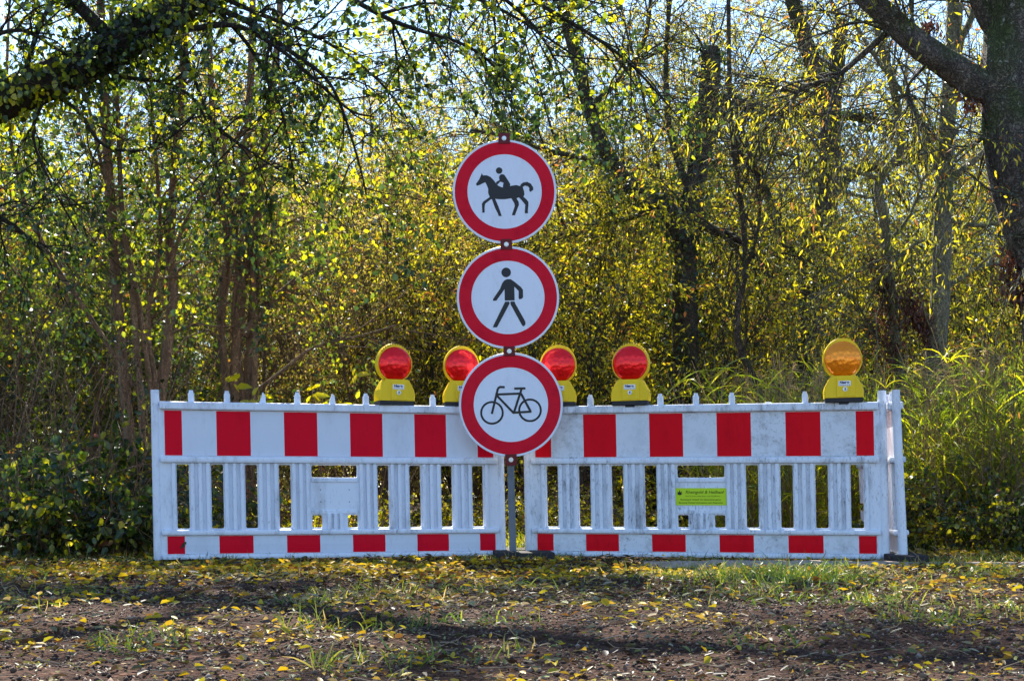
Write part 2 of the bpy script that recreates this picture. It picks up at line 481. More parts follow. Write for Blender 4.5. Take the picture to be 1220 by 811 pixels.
class Plant:
    def __init__(self, seed=0):
        self.r = np.random.default_rng(seed)
        self.V, self.F, self.nv = [], [], 0
        self.LP, self.LD, self.LN, self.LL, self.LW = [], [], [], [], []

    def tube(self, pts, rad, sides=5, rough=0.0):
        pts = np.asarray(pts, float)
        rad = np.asarray(rad, float)
        t = nrm(np.gradient(pts, axis=0))
        ref = np.array([0.31, 0.87, 0.38]) if abs(t.mean(0) @ np.array([0.31, 0.87, 0.38])) < 0.8 else np.array([1., 0, 0])
        a = nrm(np.cross(t, ref))
        b = np.cross(t, a)
        ang = np.linspace(0, 2 * np.pi, sides, endpoint=False)
        rr = np.repeat(rad[:, None], sides, 1)
        if rough > 0:
            k = np.arange(len(pts))[:, None]
            ph = self.r.uniform(0, 6.28, 4)
            rr = rr * (1 + rough * (0.5 * np.sin(3 * ang[None] + ph[0] + k * 0.35) + 0.35 * np.sin(5 * ang[None] + ph[1] - k * 0.6)
                                    + 0.4 * np.sin(k * 0.8 + ph[2]) * np.sin(ang[None] + ph[3]))
                       + self.r.normal(0, rough * 0.22, rr.shape))
        v = pts[:, None] + rr[..., None] * (np.cos(ang)[None, :, None] * a[:, None] + np.sin(ang)[None, :, None] * b[:, None])
        n = len(pts)
        i = np.arange(n - 1)[:, None] * sides
        j = np.arange(sides)[None]
        j2 = (j + 1) % sides
        f = np.stack([i + j, i + j2, i + sides + j2, i + sides + j], -1).reshape(-1, 4) + self.nv
        self.V.append(v.reshape(-1, 3))
        self.F.append(f)
        self.nv += n * sides

    def limb(self, p0, d0, length, r0, nseg=6, wander=0.18, trop=(0, 0, 0.0), r1=0.25, sides=4):
        d = nrm(d0)
        p = np.asarray(p0, float)
        pts = [p]
        s = length / nseg
        for k in range(nseg):
            d = nrm(d + self.r.normal(0, wander, 3) + np.asarray(trop) * (k + 1) / nseg)
            p = p + d * s
            pts.append(p)
        pts = np.array(pts)
        rad = np.linspace(r0, r0 * r1, nseg + 1)
        self.tube(pts, rad, sides)
        return pts, rad

    def leaves(self, pts, n, L, W, droop=0.3, side=0.9, t0=0.1, jit=0.02, upn=0.6):
        m = len(pts) - 1
        t = self.r.uniform(t0, 1, n) * m
        i = np.minimum(t.astype(int), m - 1)
        u = (t - i)[:, None]
        p = pts[i] * (1 - u) + pts[i + 1] * u + self.r.normal(0, jit, (n, 3))
        tg = nrm(pts[i + 1] - pts[i])
        d = nrm(tg * 0.6 + self.r.normal(0, side * 0.6, (n, 3)) + np.array([0, 0, -droop]))
        nn = nrm(self.r.normal(0, 1, (n, 3)) + np.array([0, 0, upn]))
        nn = nrm(nn - d * (nn * d).sum(1, keepdims=True))
        k = self.r.uniform(0.6, 1.25, n)
        self.LP.append(p); self.LD.append(d); self.LN.append(nn); self.LL.append(L * k); self.LW.append(W * k * self.r.uniform(0.8, 1.2, n))

    def spawn(self, pts, rad, levels, li=0):
        """children along a limb; levels = list of dicts; the last level carries leaves"""
        s = levels[li]
        n = s['n'] if isinstance(s['n'], int) else int(self.r.integers(s['n'][0], s['n'][1] + 1))
        m = len(pts) - 1
        for k in range(n):
            t = self.r.uniform(s.get('t0', 0.2), s.get('t1', 1.0)) * m
            i = min(int(t), m - 1)
            u = t - i
            p = pts[i] * (1 - u) + pts[i + 1] * u
            pr = rad[i] * (1 - u) + rad[i + 1] * u
            tg = nrm(pts[i + 1] - pts[i])
            perp = self.r.normal(0, 1, 3) * np.array(s.get('aniso', (1, 1, 1)))
            perp = nrm(perp - tg * (perp @ tg))
            a = R(self.r.uniform(*s['ang']))
            d = tg * math.cos(a) + perp * math.sin(a) + np.array([0, 0, s.get('lift', 0.0)])
            ln = s['len'] * self.r.uniform(0.6, 1.3)
            r0 = min(pr * 0.7, s.get('r', 0.01) * self.r.uniform(0.7, 1.2))
            q, qr = self.limb(p, d, ln, r0, s.get('seg', 5), s.get('wander', 0.16), s.get('trop', (0, 0, 0)), sides=s.get('sides', 4))
            if s.get('leaf'):
                lf = s['leaf']
                self.leaves(q, int(lf['n'] * self.r.uniform(0.6, 1.4) + 0.5), lf['L'], lf['W'], lf.get('droop', 0.3), lf.get('side', 0.9),
                            lf.get('t0', 0.1), lf.get('jit', 0.02))
            if li + 1 < len(levels):
                self.spawn(q, qr, levels, li + 1)

    def ivy(self, pts, rad, n, L, W, t0=0.0, t1=1.0):
        m = len(pts) - 1
        t = self.r.uniform(t0, t1, n) * m
        i = np.minimum(t.astype(int), m - 1)
        u = (t - i)[:, None]
        p = pts[i] * (1 - u) + pts[i + 1] * u
        tg = nrm(pts[i + 1] - pts[i])
        out = self.r.normal(0, 1, (n, 3))
        out = nrm(out - tg * (out * tg).sum(1, keepdims=True))
        rr = (rad[i] * 1.0 + np.abs(self.r.normal(0.02, 0.03, n)))[:, None]
        d = nrm(np.array([0, 0, -0.8]) + self.r.normal(0, 0.5, (n, 3)) + out * 0.3)
        nn = nrm(out + self.r.normal(0, 0.65, (n, 3)))
        nn = nrm(nn - d * (nn * d).sum(1, keepdims=True))
        k = self.r.uniform(0.6, 1.3, n)
        self.LP.append(p + out * (rr + np.abs(self.r.normal(0, 0.05, (n, 1))) * (self.r.random((n, 1)) < 0.4)))
        self.LD.append(d); self.LN.append(nn); self.LL.append(L * k); self.LW.append(W * k)

    def wood_mesh(self, name, mat):
        return mesh_np(name, np.vstack(self.V), np.vstack(self.F), mat, smooth=True)

    def leaf_mesh(self, name, mat, fold=0.18, curl=0.12, clear=True):
        Pp, D, Nn = np.vstack(self.LP), np.vstack(self.LD), np.vstack(self.LN)
        L, W = np.concatenate(self.LL)[:, None], np.concatenate(self.LW)[:, None]
        me = leaf_geo(name, Pp, D, Nn, L, W, mat, fold, curl, self.r)
        if clear:
            self.LP, self.LD, self.LN, self.LL, self.LW = [], [], [], [], []
        return me


def leaf_geo(name, Pp, D, Nn, L, W, mat, fold=0.18, curl=0.12, rng=RNG):
    S = np.cross(D, Nn)
    n = len(Pp)
    f = fold * W * rng.uniform(0.2, 1.5, (n, 1))
    c = curl * L * rng.uniform(-0.3, 1.5, (n, 1))
    v = np.empty((n, 6, 3))
    v[:, 0] = Pp
    v[:, 1] = Pp + D * L * 0.30 + S * W * 0.5 + Nn * f
    v[:, 2] = Pp + D * L * 0.68 + S * W * 0.40 + Nn * (f * 0.8 - c * 0.5)
    v[:, 3] = Pp + D * L - Nn * c
    v[:, 4] = Pp + D * L * 0.68 - S * W * 0.40 + Nn * (f * 0.8 - c * 0.5)
    v[:, 5] = Pp + D * L * 0.30 - S * W * 0.5 + Nn * f
    b = np.arange(n)[:, None] * 6
    F = np.concatenate([b + np.array([[0, 1, 2, 3]]), b + np.array([[0, 3, 4, 5]])], 0)
    return mesh_np(name, v, F, mat)


def blades(name, P0, D, L, W, bend, mat, rng, nseg=4):
    """grass or reed blades: tapering bent strips"""
    n = len(P0)
    S = nrm(np.cross(D, rng.normal(0, 1, (n, 3)) * np.array([1, 1, 0.2])))
    B = nrm(np.column_stack([rng.normal(0, 1, n), rng.normal(0, 1, n), np.zeros(n)]))
    v = np.empty((n, (nseg + 1) * 2, 3))
    for k in range(nseg + 1):
        t = k / nseg
        c = P0 + D * L * t * (1 - 0.25 * bend * t) + B * (L * bend * t * t * 0.75) - np.array([0, 0, 1.]) * (L * bend * t ** 3 * 0.6)
        w = W * (1 - t ** 1.6) * (0.55 + 0.9 * min(t, 0.5)) + 0.0004
        v[:, 2 * k] = c + S * w / 2
        v[:, 2 * k + 1] = c - S * w / 2
    b = np.arange(n)[:, None] * (nseg + 1) * 2
    F = np.concatenate([b + np.array([[2 * k, 2 * k + 1, 2 * k + 3, 2 * k + 2]]) for k in range(nseg)], 0)
    return mesh_np(name, v, F, mat)


# ------------------------------------------------------------------ value noise (for the ground)
def vnoise(x, y, seed):
    r = np.random.default_rng(seed)
    T = r.uniform(-1, 1, (256, 256))
    xi, yi = np.floor(x).astype(int), np.floor(y).astype(int)
    u, w = x - xi, y - yi
    u, w = u * u * (3 - 2 * u), w * w * (3 - 2 * w)
    g = lambda a, b: T[a % 256, b % 256]
    return (g(xi, yi) * (1 - u) + g(xi + 1, yi) * u) * (1 - w) + (g(xi, yi + 1) * (1 - u) + g(xi + 1, yi + 1) * u) * w


def ground_z(x, y):
    near = np.clip((14 - y) / 6, 0.0, 1)
    z = 0.020 * vnoise(x * 1.1, y * 1.3, 1) + 0.011 * vnoise(x * 3.7, y * 4.1, 2) + 0.007 * vnoise(x * 11, y * 12, 3) + 0.004 * vnoise(x * 29, y * 31, 4)
    flat = np.exp(-((y - 8.1) / 0.55) ** 2)          # trodden level where the barriers stand
    return z * near * (1 - 0.75 * flat) - 0.012


# ------------------------------------------------------------------ ground
def build_ground():
    xs = np.concatenate([[-400, -150, -60, -25, -12, -8], np.arange(-5.2, 5.21, 0.022), [8, 12, 25, 60, 150, 400]])
    ys = np.concatenate([[-60, -20, -6, -1, 0.6], np.arange(1.8, 9.2, 0.022), np.arange(9.3, 16, 0.16), [18, 22, 30, 45, 80, 160, 500]])
    X, Y = np.meshgrid(xs, ys)
    Z = ground_z(X, Y)
    edge = (np.abs(X) > 5.2) | (Y < 1.7)
    Z[edge] = -0.012
    V = np.stack([X, Y, Z], -1).reshape(-1, 3)
    nx, ny = len(xs), len(ys)
    i = (np.arange(ny - 1)[:, None] * nx + np.arange(nx - 1)[None]).reshape(-1, 1)
    F = i + np.array([[0, 1, nx + 1, nx]])
    m, nt, out = new_mat('soil')
    L = nt.links
    tc = N(nt, 'ShaderNodeTexCoord')
    n1 = N(nt, 'ShaderNodeTexNoise', Scale=1.4, Detail=5.0)
    n2 = N(nt, 'ShaderNodeTexNoise', Scale=38.0, Detail=7.0, Roughness=0.7)
    vo = N(nt, 'ShaderNodeTexVoronoi', Scale=85.0)
    for n in (n1, n2, vo): L.new(tc.outputs['Object'], n.inputs['Vector'])
    c1 = ramp(nt, n2.outputs['Fac'], [(0.32, (0.018, 0.008, 0.005)), (0.54, (0.06, 0.028, 0.018)), (0.78, (0.22, 0.115, 0.07))])
    c2 = ramp(nt, vo.outputs['Color'], [(0.2, (0.55, 0.5, 0.5)), (0.8, (1.25, 1.15, 1.1))])
    c = mixc(nt, 0.7, c1, c2, 'MULTIPLY')
    f = ramp(nt, n1.outputs['Fac'], [(0.4, 0.0), (0.62, 0.6)])
    c = mixc(nt, f, c, (0.045, 0.023, 0.016))
    b = N(nt, 'ShaderNodeBsdfPrincipled', Roughness=0.92)
    b.inputs['Specular IOR Level'].default_value = 0.1
    L.new(c, b.inputs['Base Color'])
    bm = N(nt, 'ShaderNodeBump', Strength=0.9, Distance=0.012)
    h = N(nt, 'ShaderNodeMath', operation='ADD')
    L.new(n2.outputs['Fac'], h.inputs[0])
    L.new(vo.outputs['Distance'], h.inputs[1])
    L.new(h.outputs[0], bm.inputs['Height'])
    L.new(bm.outputs[0], b.inputs['Normal'])
    L.new(b.outputs[0], out.inputs['Surface'])
    tag(obj_me('ground', mesh_np('ground', V, F, m, smooth=True)), kind='structure')


build_ground()


def build_path():
    """pale sandy path edge that crosses in front of the right barrier"""
    r = np.random.default_rng(5)
    xs = np.arange(0.7, 6.0, 0.05)
    V = []
    for x in xs:
        w = 0.20 * np.clip((x - 0.7) / 0.4, 0.1, 1) * (1 if x < 1.7 else max(0.30, 1 - (x - 1.7) * 1.5))
        y = 7.45 + 0.05 * math.sin(x * 1.7)
        for t in (-1, -0.8, -0.3, 0.3, 0.8, 1):
            yy = y + w * t + r.normal(0, 0.012)
            V.append((x, yy, (0.012 if abs(t) < 0.9 else -0.03) + r.normal(0, 0.002)))
    n, k = len(xs), 6
    i = (np.arange(n - 1)[:, None] * k + np.arange(k - 1)[None]).reshape(-1, 1)
    F = i + np.array([[0, k, k + 1, 1]])
    m, nt, out = new_mat('pale_sand')
    tc = N(nt, 'ShaderNodeTexCoord')
    n2 = N(nt, 'ShaderNodeTexNoise', Scale=30.0, Detail=6.0, Roughness=0.7)
    nt.links.new(tc.outputs['Object'], n2.inputs['Vector'])
    c = ramp(nt, n2.outputs['Fac'], [(0.3, (0.16, 0.12, 0.10)), (0.6, (0.36, 0.29, 0.24)), (0.8, (0.45, 0.38, 0.33))])
    b = N(nt, 'ShaderNodeBsdfPrincipled', Roughness=0.95)
    nt.links.new(c, b.inputs['Base Color'])
    nt.links.new(b.outputs[0], out.inputs['Surface'])
    tag(obj_me('path', mesh_np('path', V, F, m, smooth=True)), kind='structure')


build_path()


# ------------------------------------------------------------------ fallen leaves, grass, clods (nobody could count them)
def scatter_leaves(name, n, dens, L, W, mat, seed, flatness=0.8, lift=0.008, area=(-4.6, 4.6, 2.4, 9.0)):
    r = np.random.default_rng(seed)
    x = r.uniform(area[0], area[1], n * 4)
    y = r.uniform(area[2], area[3], n * 4)
    keep = (r.uniform(0, 1, n * 4) < dens(x, y)) & (np.abs(x) < y * 0.42 + 0.3)
    x, y = x[keep][:n], y[keep][:n]
    n = len(x)
    a = r.uniform(0, 6.283, n)
    D = nrm(np.column_stack([np.cos(a), np.sin(a), r.normal(0.05, 0.28 * (1.4 - flatness), n)]))
    U = nrm(np.column_stack([r.normal(0, 0.55 * (1.25 - flatness), n), r.normal(0, 0.55 * (1.25 - flatness), n), np.ones(n)]))
    U = nrm(U - D * (U * D).sum(1, keepdims=True))
    k = r.uniform(0.5, 1.35, (n, 1)) * np.clip(0.55 + 0.45 * (y - 2.5) / 3.0, 0.5, 1.0)[:, None]
    z = ground_z(x, y) + np.abs(r.normal(lift, lift * 0.7, n)) + 0.002
    me = leaf_geo(name, np.column_stack([x, y, z]), D, U, L * k, W * k * r.uniform(0.7, 1.3, (n, 1)), mat, fold=0.30, curl=0.10, rng=r)
    return tag(obj_me(name, me), kind='stuff')


def d_yellow(x, y):
    strip = np.exp(-((y - 7.15) / 0.85) ** 2) * np.where(x < 0.35, 1.0, np.clip(1 - (x - 0.35) * 1.2, 0.10, 1))
    strip = strip * np.clip((7.85 - y) / 0.35, 0.12, 1)
    back = 0.5 * (y > 8.4)
    far = 0.02 + 0.10 * (vnoise(x * 2.2, y * 2.2, 9) > 0.2)
    drift = np.clip(0.55 + 1.1 * vnoise(x * 1.9 + 3, y * 2.7, 13) + 0.5 * vnoise(x * 6, y * 7, 14), 0.28, 1)
    return np.clip(strip * drift + back + far, 0, 1)


def d_grey(x, y):
    return np.clip(0.30 + 0.5 * vnoise(x * 1.6, y * 1.6, 21), 0.06, 1)


scatter_leaves('fallen_yellow_leaves', 32000, d_yellow, 0.038, 0.019, M['litter_yellow'], 31, 0.45, 0.010)['label'] = \
    'carpet of yellow and orange fallen leaves in front of the barriers'
scatter_leaves('fallen_faded_leaves', 11000, d_grey, 0.040, 0.016, M['litter_grey'], 32, 0.55, 0.008)['label'] = \
    'faded grey and olive leaves scattered on dark soil'
scatter_leaves('leaf_crumbs', 36000, lambda x, y: np.clip(0.6 + 0.6 * vnoise(x * 2.3, y * 2.3, 27), 0.1, 1), 0.017, 0.009,
               M['litter_grey'], 33, 0.7, 0.004)['label'] = 'crumbled dark leaf bits covering the soil'


def scatter_clods():
    r = np.random.default_rng(44)
    n = 22000
    x = r.uniform(-2.2, 2.6, n * 2)
    y = r.uniform(2.45, 6.6, n * 2)
    ok = (np.abs(x) < y * 0.4 + 0.2)
    x, y = x[ok][:n], y[ok][:n]
    n = len(x)
    s = np.abs(r.normal(0.0025, 0.002, n)) + 0.0014
    c = np.column_stack([x, y, ground_z(x, y) + s * 0.35])
    O = np.array([[1, 0, 0], [0, 1, 0], [-1, 0, 0], [0, -1, 0], [0, 0, 1], [0, 0, -1]], float)
    v = c[:, None] + O[None] * s[:, None, None] * r.uniform(0.6, 1.4, (n, 6, 1)) + r.normal(0, 0.15, (n, 6, 3)) * s[:, None, None]
    T = np.array([[0, 1, 4], [1, 2, 4], [2, 3, 4], [3, 0, 4], [1, 0, 5], [2, 1, 5], [3, 2, 5], [0, 3, 5]])
    F = (np.arange(n)[:, None, None] * 6 + T[None]).reshape(-1, 3)
    m, nt, out = new_mat('clods')
    g = N(nt, 'ShaderNodeNewGeometry')
    col = ramp(nt, g.outputs['Random Per Island'], [(0, (0.025, 0.013, 0.01)), (0.6, (0.085, 0.05, 0.034)), (0.9, (0.18, 0.115, 0.08)), (1, (0.28, 0.22, 0.18))])
    b = N(nt, 'ShaderNodeBsdfPrincipled', Roughness=0.9)
    nt.links.new(col, b.inputs['Base Color'])
    nt.links.new(b.outputs[0], out.inputs['Surface'])
    tag(obj_me('gravel', mesh_np('gravel', v, F, m)), 'brown crumbs of soil and grit on the ground', kind='stuff')


scatter_clods()


def scatter_twigs():
    pl = Plant(55)
    for k in range(520):
        y = pl.r.uniform(2.7, 8.0)
        x = pl.r.uniform(-0.4 * y, 0.4 * y)
        a = pl.r.normal(0, 0.5) + (math.pi if pl.r.random() < .5 else 0)
        z = float(ground_z(np.array([x]), np.array([y]))[0]) + 0.009
        pl.limb((x, y, z), (math.cos(a), math.sin(a) * 0.7, 0.03), pl.r.uniform(0.03, 0.13) * (2 if k % 17 == 0 else 1), pl.r.uniform(0.0010, 0.0026), 5, 0.22, (0, 0, -0.02), 0.5, 4)
    m = paint_mat('dry_twig', (0.30, 0.22, 0.15), 0.8, 0.4, (0.12, 0.08, 0.05))
    tag(obj_me('fallen_twigs', pl.wood_mesh('fallen_twigs', m)), 'dry thin twigs and stalks lying on the soil', kind='stuff')


scatter_twigs()


def scatter_grass():
    r = np.random.default_rng(61)
    n = 110000
    x = r.uniform(-4.5, 5.0, n)
    y = r.uniform(2.6, 9.6, n)
    patch = vnoise(x * 1.5, y * 1.5, 41)
    right = np.clip((x - 0.55) * 1.6, 0, 1) * np.clip((y - 3.0 - np.clip(2.6 - x, 0, 2) * 0.9) * 1.2, 0, 1) * np.clip((vnoise(x * 3.3, y * 3.6, 49) + 0.25) * 1.6, 0, 1) * (patch > -0.2) * np.where((y > 7.1) & (x < 1.9) & (y < 7.8), 0.15, 1)
    mound = np.exp(-(((x - 1.15) / 0.45) ** 2 + ((y - 6.2) / 0.45) ** 2)) * 1.5
    tufts = 0.5 * (vnoise(x * 3.1, y * 3.1, 47) > 0.52) * (y > 3.0)
    leftedge = 0.35 * np.clip((-x - 1.4) * 1.2, 0, 1) * (y > 6.4) * (patch > 0)
    base = 0.10 * (np.abs(y - 7.95) < 0.3)
    back = 0.55 * (y > 8.5)
    dens = np.clip(right * 0.9 + tufts + mound + leftedge + base + back, 0, 1)
    ok = r.uniform(0, 1, n) < dens
    x, y = x[ok], y[ok]
    n = len(x)
    P0 = np.column_stack([x, y, ground_z(x, y) - 0.002])
    D = nrm(np.column_stack([r.normal(0, 0.5, n), r.normal(0, 0.5, n), np.ones(n)]))
    L = r.uniform(0.025, 0.10, (n, 1)) * np.where(((x - 1.15) ** 2 + (y - 6.2) ** 2 < 0.2), 1.5, 1.0)[:, None] * np.where(y > 8.5, 1.7, 1)[:, None]
    me = blades('grass', P0, D, L, r.uniform(0.003, 0.007, (n, 1)), r.uniform(0.1, 0.9, (n, 1)), M['grass'], r, 3)
    tag(obj_me('grass', me), 'short tufty grass on the right of the ground and along the barriers', kind='stuff')
    # sunlit grass and low weeds further back, seen through the slots
    n = 60000
    y = 9.4 + r.uniform(0, 1, n) ** 1.5 * 14
    x = r.uniform(-0.45, 0.45, n) * y
    P0 = np.column_stack([x, y, np.full(n, -0.012)])
    D = nrm(np.column_stack([r.normal(0, 0.45, n), r.normal(0, 0.45, n), np.ones(n)]))
    L = r.uniform(0.06, 0.22, (n, 1))
    me = blades('meadow_grass', P0, D, L, r.uniform(0.006, 0.014, (n, 1)), r.uniform(0.2, 1.0, (n, 1)), M['reed'], r, 3)
    tag(obj_me('meadow_grass', me), 'sunlit longer grass on the ground behind the barriers', kind='stuff')


scatter_grass()


# ------------------------------------------------------------------ barriers
BW = 2.08
UNIT = 0.1935
X0S = (BW - 10 * UNIT) / 2
LEAN = -0.020


def barrier(name, A, B, label, plastic, white, red, pegs, broken=(), sticker=False, both=True, lean=LEAN):
    A, B = np.array(A), np.array(B)
    d = B - A
    rz = math.atan2(d[1], d[0])
    roll = 0.0
    root = empty(name, (A[0], A[1], 0.0), rz, label, 'barrier', 'plastic barrier panels across the path')
    ln = float(np.hypot(d[0], d[1]))
    sx = ln / BW

    def shear(me):
        for v in me.vertices:
            v.co.x = v.co.x * sx + lean * v.co.z
        return me

    # moulded lower grid with rounded openings
    zs0, zs1 = 0.172, 0.541
    holes = []
    sl = 0.40 * UNIT
    for u in (0.5, 1.5, 2.5, 3.5, 6.5, 7.5, 8.5, 9.5):
        c = X0S + u * UNIT
        holes.append(rrect(c - sl / 2, c + sl / 2, zs0, zs1, 0.013))
    c = BW / 2
    pw = 0.72 * UNIT
    holes.append(rrect(c - pw, c + pw, 0.462, zs1, 0.014))
    holes.append(rrect(c - pw, c - pw + 0.068, zs0, 0.252, 0.012))
    holes.append(rrect(c + pw - 0.068, c + pw, zs0, 0.252, 0.012))
    outer = rrect(0.03, BW - 0.03, 0.012, 0.86, 0.004, 1)
    me = curve_mesh('slatted_panel', [outer] + holes, 0.012, 0.004)
    me.materials.append(plastic)
    obj_me('slatted_panel', shear(me), root)

    bm = bmesh.new()
    # end posts, rails
    for x, top in ((0.024, 0.955), (BW - 0.024, 0.955)):
        cyl(bm, (x, 0, 0.0), (x, 0, top), 0.0255, 0.0235, 24)
    def rail(z0, z1, dep, bev):
        box(bm, 0.046, BW - 0.046, -dep, dep, z0, z1, bev)
    rail(0.846, 0.890, 0.042, 0.009)
    rail(0.547, 0.582, 0.043, 0.012)
    rail(0.138, 0.168, 0.042, 0.011)
    rail(0.002, 0.030, 0.040, 0.010)
    # ridges on the slats
    rid = []
    for u0, u1 in ((0.70, 1.30), (1.70, 2.30), (2.70, 3.30), (3.70, 4.25), (5.75, 6.30), (6.70, 7.30), (7.70, 8.30), (8.70, 9.30)):
        a, b = X0S + u0 * UNIT, X0S + u1 * UNIT
        for t in (0.12, 0.5, 0.88):
            rid.append((a + (b - a) * t, 0.165, 0.548))
    for u in (0.25, 9.75):
        rid.append((X0S + (0.235 if u < 1 else 9.765) * UNIT, 0.165, 0.548))
    for t in (-0.036, 0.0, 0.036):
        rid.append((BW / 2 + t, 0.165, 0.258))
    for x, z0, z1 in rid:
        for s in (-1, 1):
            box(bm, x - 0.0120, x + 0.0120, s * 0.0215 - 0.0115, s * 0.0215 + 0.0115, z0, z1, 0.009)
    # frame round the name plate
    box(bm, c - pw + 0.002, c + pw - 0.002, -0.0225, 0.0225, 0.438, 0.4585, 0.005)
    box(bm, c - pw + 0.002, c + pw - 0.002, -0.0225, 0.0225, 0.2555, 0.278, 0.005)
    me = bpy.data.meshes.new('frame')
    bm.to_mesh(me); bm.free()
    me.materials.append(plastic)
    obj_me('frame', shear(me), root)
    # screw holes of the plate
    bm = bmesh.new()
    for dx in (-0.085, 0.085):
        for z in (0.325, 0.395):
            cyl(bm, (c + dx, -0.0168, z), (c + dx, -0.0150, z), 0.0032, seg=10)
    me = bpy.data.meshes.new('screw')
    bm.to_mesh(me); bm.free()
    me.materials.append(M['dark_base'])
    obj_me('screw_holes', shear(me), root)

    # striped retroreflective boards
    for nm, z0, z1, xoff in (('top_stripe_board', 0.588, 0.840, 0.0), ('bottom_stripe_board', 0.034, 0.134, 0.004)):
        bm = bmesh.new()
        y = 0.020
        edges = [0.0, 0.5] + [0.5 + i for i in range(1, 10)] + [10.0]
        for i in range(11):
            xa, xb = X0S + edges[i] * UNIT + xoff, X0S + edges[i + 1] * UNIT + xoff
            mi = 1 if i % 2 == 0 else 0
            nsub = 4
            for s in ((-1, 1) if both else (-1,)):
                vs = []
                bulge = 0.004 if z1 < 0.3 else 0.0
                for kz in range(nsub + 1):
                    t = kz / nsub
                    yy = s * (y + bulge * math.sin(math.pi * t))
                    z = z0 + (z1 - z0) * t
                    vs.append((bm.verts.new((xa, yy, z)), bm.verts.new((xb, yy, z))))
                for kz in range(nsub):
                    a0, b0 = vs[kz]; a1, b1 = vs[kz + 1]
                    f = bm.faces.new((a0, b0, b1, a1) if s < 0 else (b0, a0, a1, b1))
                    f.material_index = mi
        box(bm, X0S - 0.012, X0S + 10 * UNIT + 0.012, -y + 0.0025, y - 0.0025, z0 - 0.002, z1 + 0.002, 0.0, 2)
        me = bpy.data.meshes.new(nm)
        bm.to_mesh(me); bm.free()
        for m_ in (white, red, plastic): me.materials.append(m_)
        obj_me(nm, shear(me), root)
    # pegs
    for x, kind in pegs:
        bm = bmesh.new()
        if kind == 'full':
            vs = box(bm, x - 0.017, x + 0.017, -0.016, 0.016, 0.888, 0.940, 0.004)
            cyl(bm, (x, 0, 0.938), (x, 0, 0.957), 0.0145, 0.011, 14)
        elif kind == 'split':
            v = [bm.verts.new(q) for q in ((x - .019, -.014, .888), (x + .019, -.014, .888), (x + .019, .014, .888), (x - .019, .014, .888),
                                           (x + .002, -.012, .952), (x + .017, -.012, .935), (x + .017, .012, .935), (x + .002, .012, .952))]
            for q in ((0, 1, 5, 4), (1, 2, 6, 5), (2, 3, 7, 6), (3, 0, 4, 7), (4, 5, 6, 7)):
                bm.faces.new([v[i] for i in q])
        else:
            box(bm, x - 0.017, x + 0.017, -0.014, 0.014, 0.888, 0.899, 0.004)
        me = bpy.data.meshes.new('peg')
        bm.to_mesh(me); bm.free()
        me.materials.append(plastic)
        o = obj_me('peg', shear(me), root)
        if kind == 'split': o['label'] = 'broken white peg with a slanting top'
        if kind == 'stub': o['label'] = 'white peg broken off to a stub'
    if sticker:
        bm = bmesh.new()
        sx0, sx1, sz0, sz1 = c - 0.152, c + 0.146, 0.305, 0.405
        me = curve_mesh('sticker', [rrect(sx0, sx1, sz0, sz1, 0.004, 2)], 0.0006, 0.0)
        me.transform(Matrix.Translation((0, -0.0180, 0)))
        me.materials.append(M['sticker'])
        st = obj_me('sticker', shear(me), root)
        st['label'] = 'yellow-green printed sticker with a dark leaf emblem'
        # emblem: seven-fingered leaf
        bm = bmesh.new()
        ex, ez = sx0 + 0.030, sz1 - 0.038
        for a, l in ((90, .028), (55, .024), (125, .024), (22, .018), (158, .018), (-8, .009), (188, .009)):
            t = R(a)
            dx, dz = math.cos(t), math.sin(t)
            w = l * 0.16
            flat_poly(bm, [(ex, ez), (ex + dx * l * .5 - dz * w, ez + dz * l * .5 + dx * w), (ex + dx * l, ez + dz * l),
                           (ex + dx * l * .5 + dz * w, ez + dz * l * .5 - dx * w)], -0.0192 - 0.00004 * a / 10)
        flat_poly(bm, [(ex - .0008, ez), (ex + .0008, ez), (ex + .0015, ez - .008), (ex, ez - .008)], -0.0197)
        me = bpy.data.meshes.new('emblem'); bm.to_mesh(me); bm.free()
        me.materials.append(M['ink'])
        obj_me('leaf_emblem', shear(me), st)
        lines = [('Rheingold & Heilhanf', 0.0245, (sx0 + sx1) / 2 + 0.022, sz1 - 0.024, 0.25, M['ink_green'], 0.0004, 1.0),
                 ('Hanf ist eine uralte Nutz- und Heilpflanze', 0.0115, (sx0 + sx1) / 2 + 0.012, sz1 - 0.047, 0.0, M['ink_green'], 0.0, 1.02),
                 ('Beratung & Verkauf: wir informieren gerne', 0.0130, (sx0 + sx1) / 2, sz1 - 0.067, 0.0, M['ink_green'], 0.0003, 1.02),
                 ('Beratung Verkauf Information nach Absprache', 0.0130, (sx0 + sx1) / 2, sz1 - 0.085, 0.0, M['ink_green'], 0.0003, 1.02)]
        for txt, s, x, z, shr, mt, bold, sp in lines:
            me = text_mesh(txt, s, 'CENTER', shr, sp, bold)
            wd = max(v.co.x for v in me.vertices) - min(v.co.x for v in me.vertices)
            k = min(1.0, 0.284 / wd) if s < 0.02 else 0.222 / wd
            me.transform(Matrix.Translation((x, -0.0194, z)) @ Matrix.Diagonal((k, 1, 1, 1)))
            me.materials.append(mt)
            obj_me('lettering', shear(me), st)
    return root, A, d / ln, sx


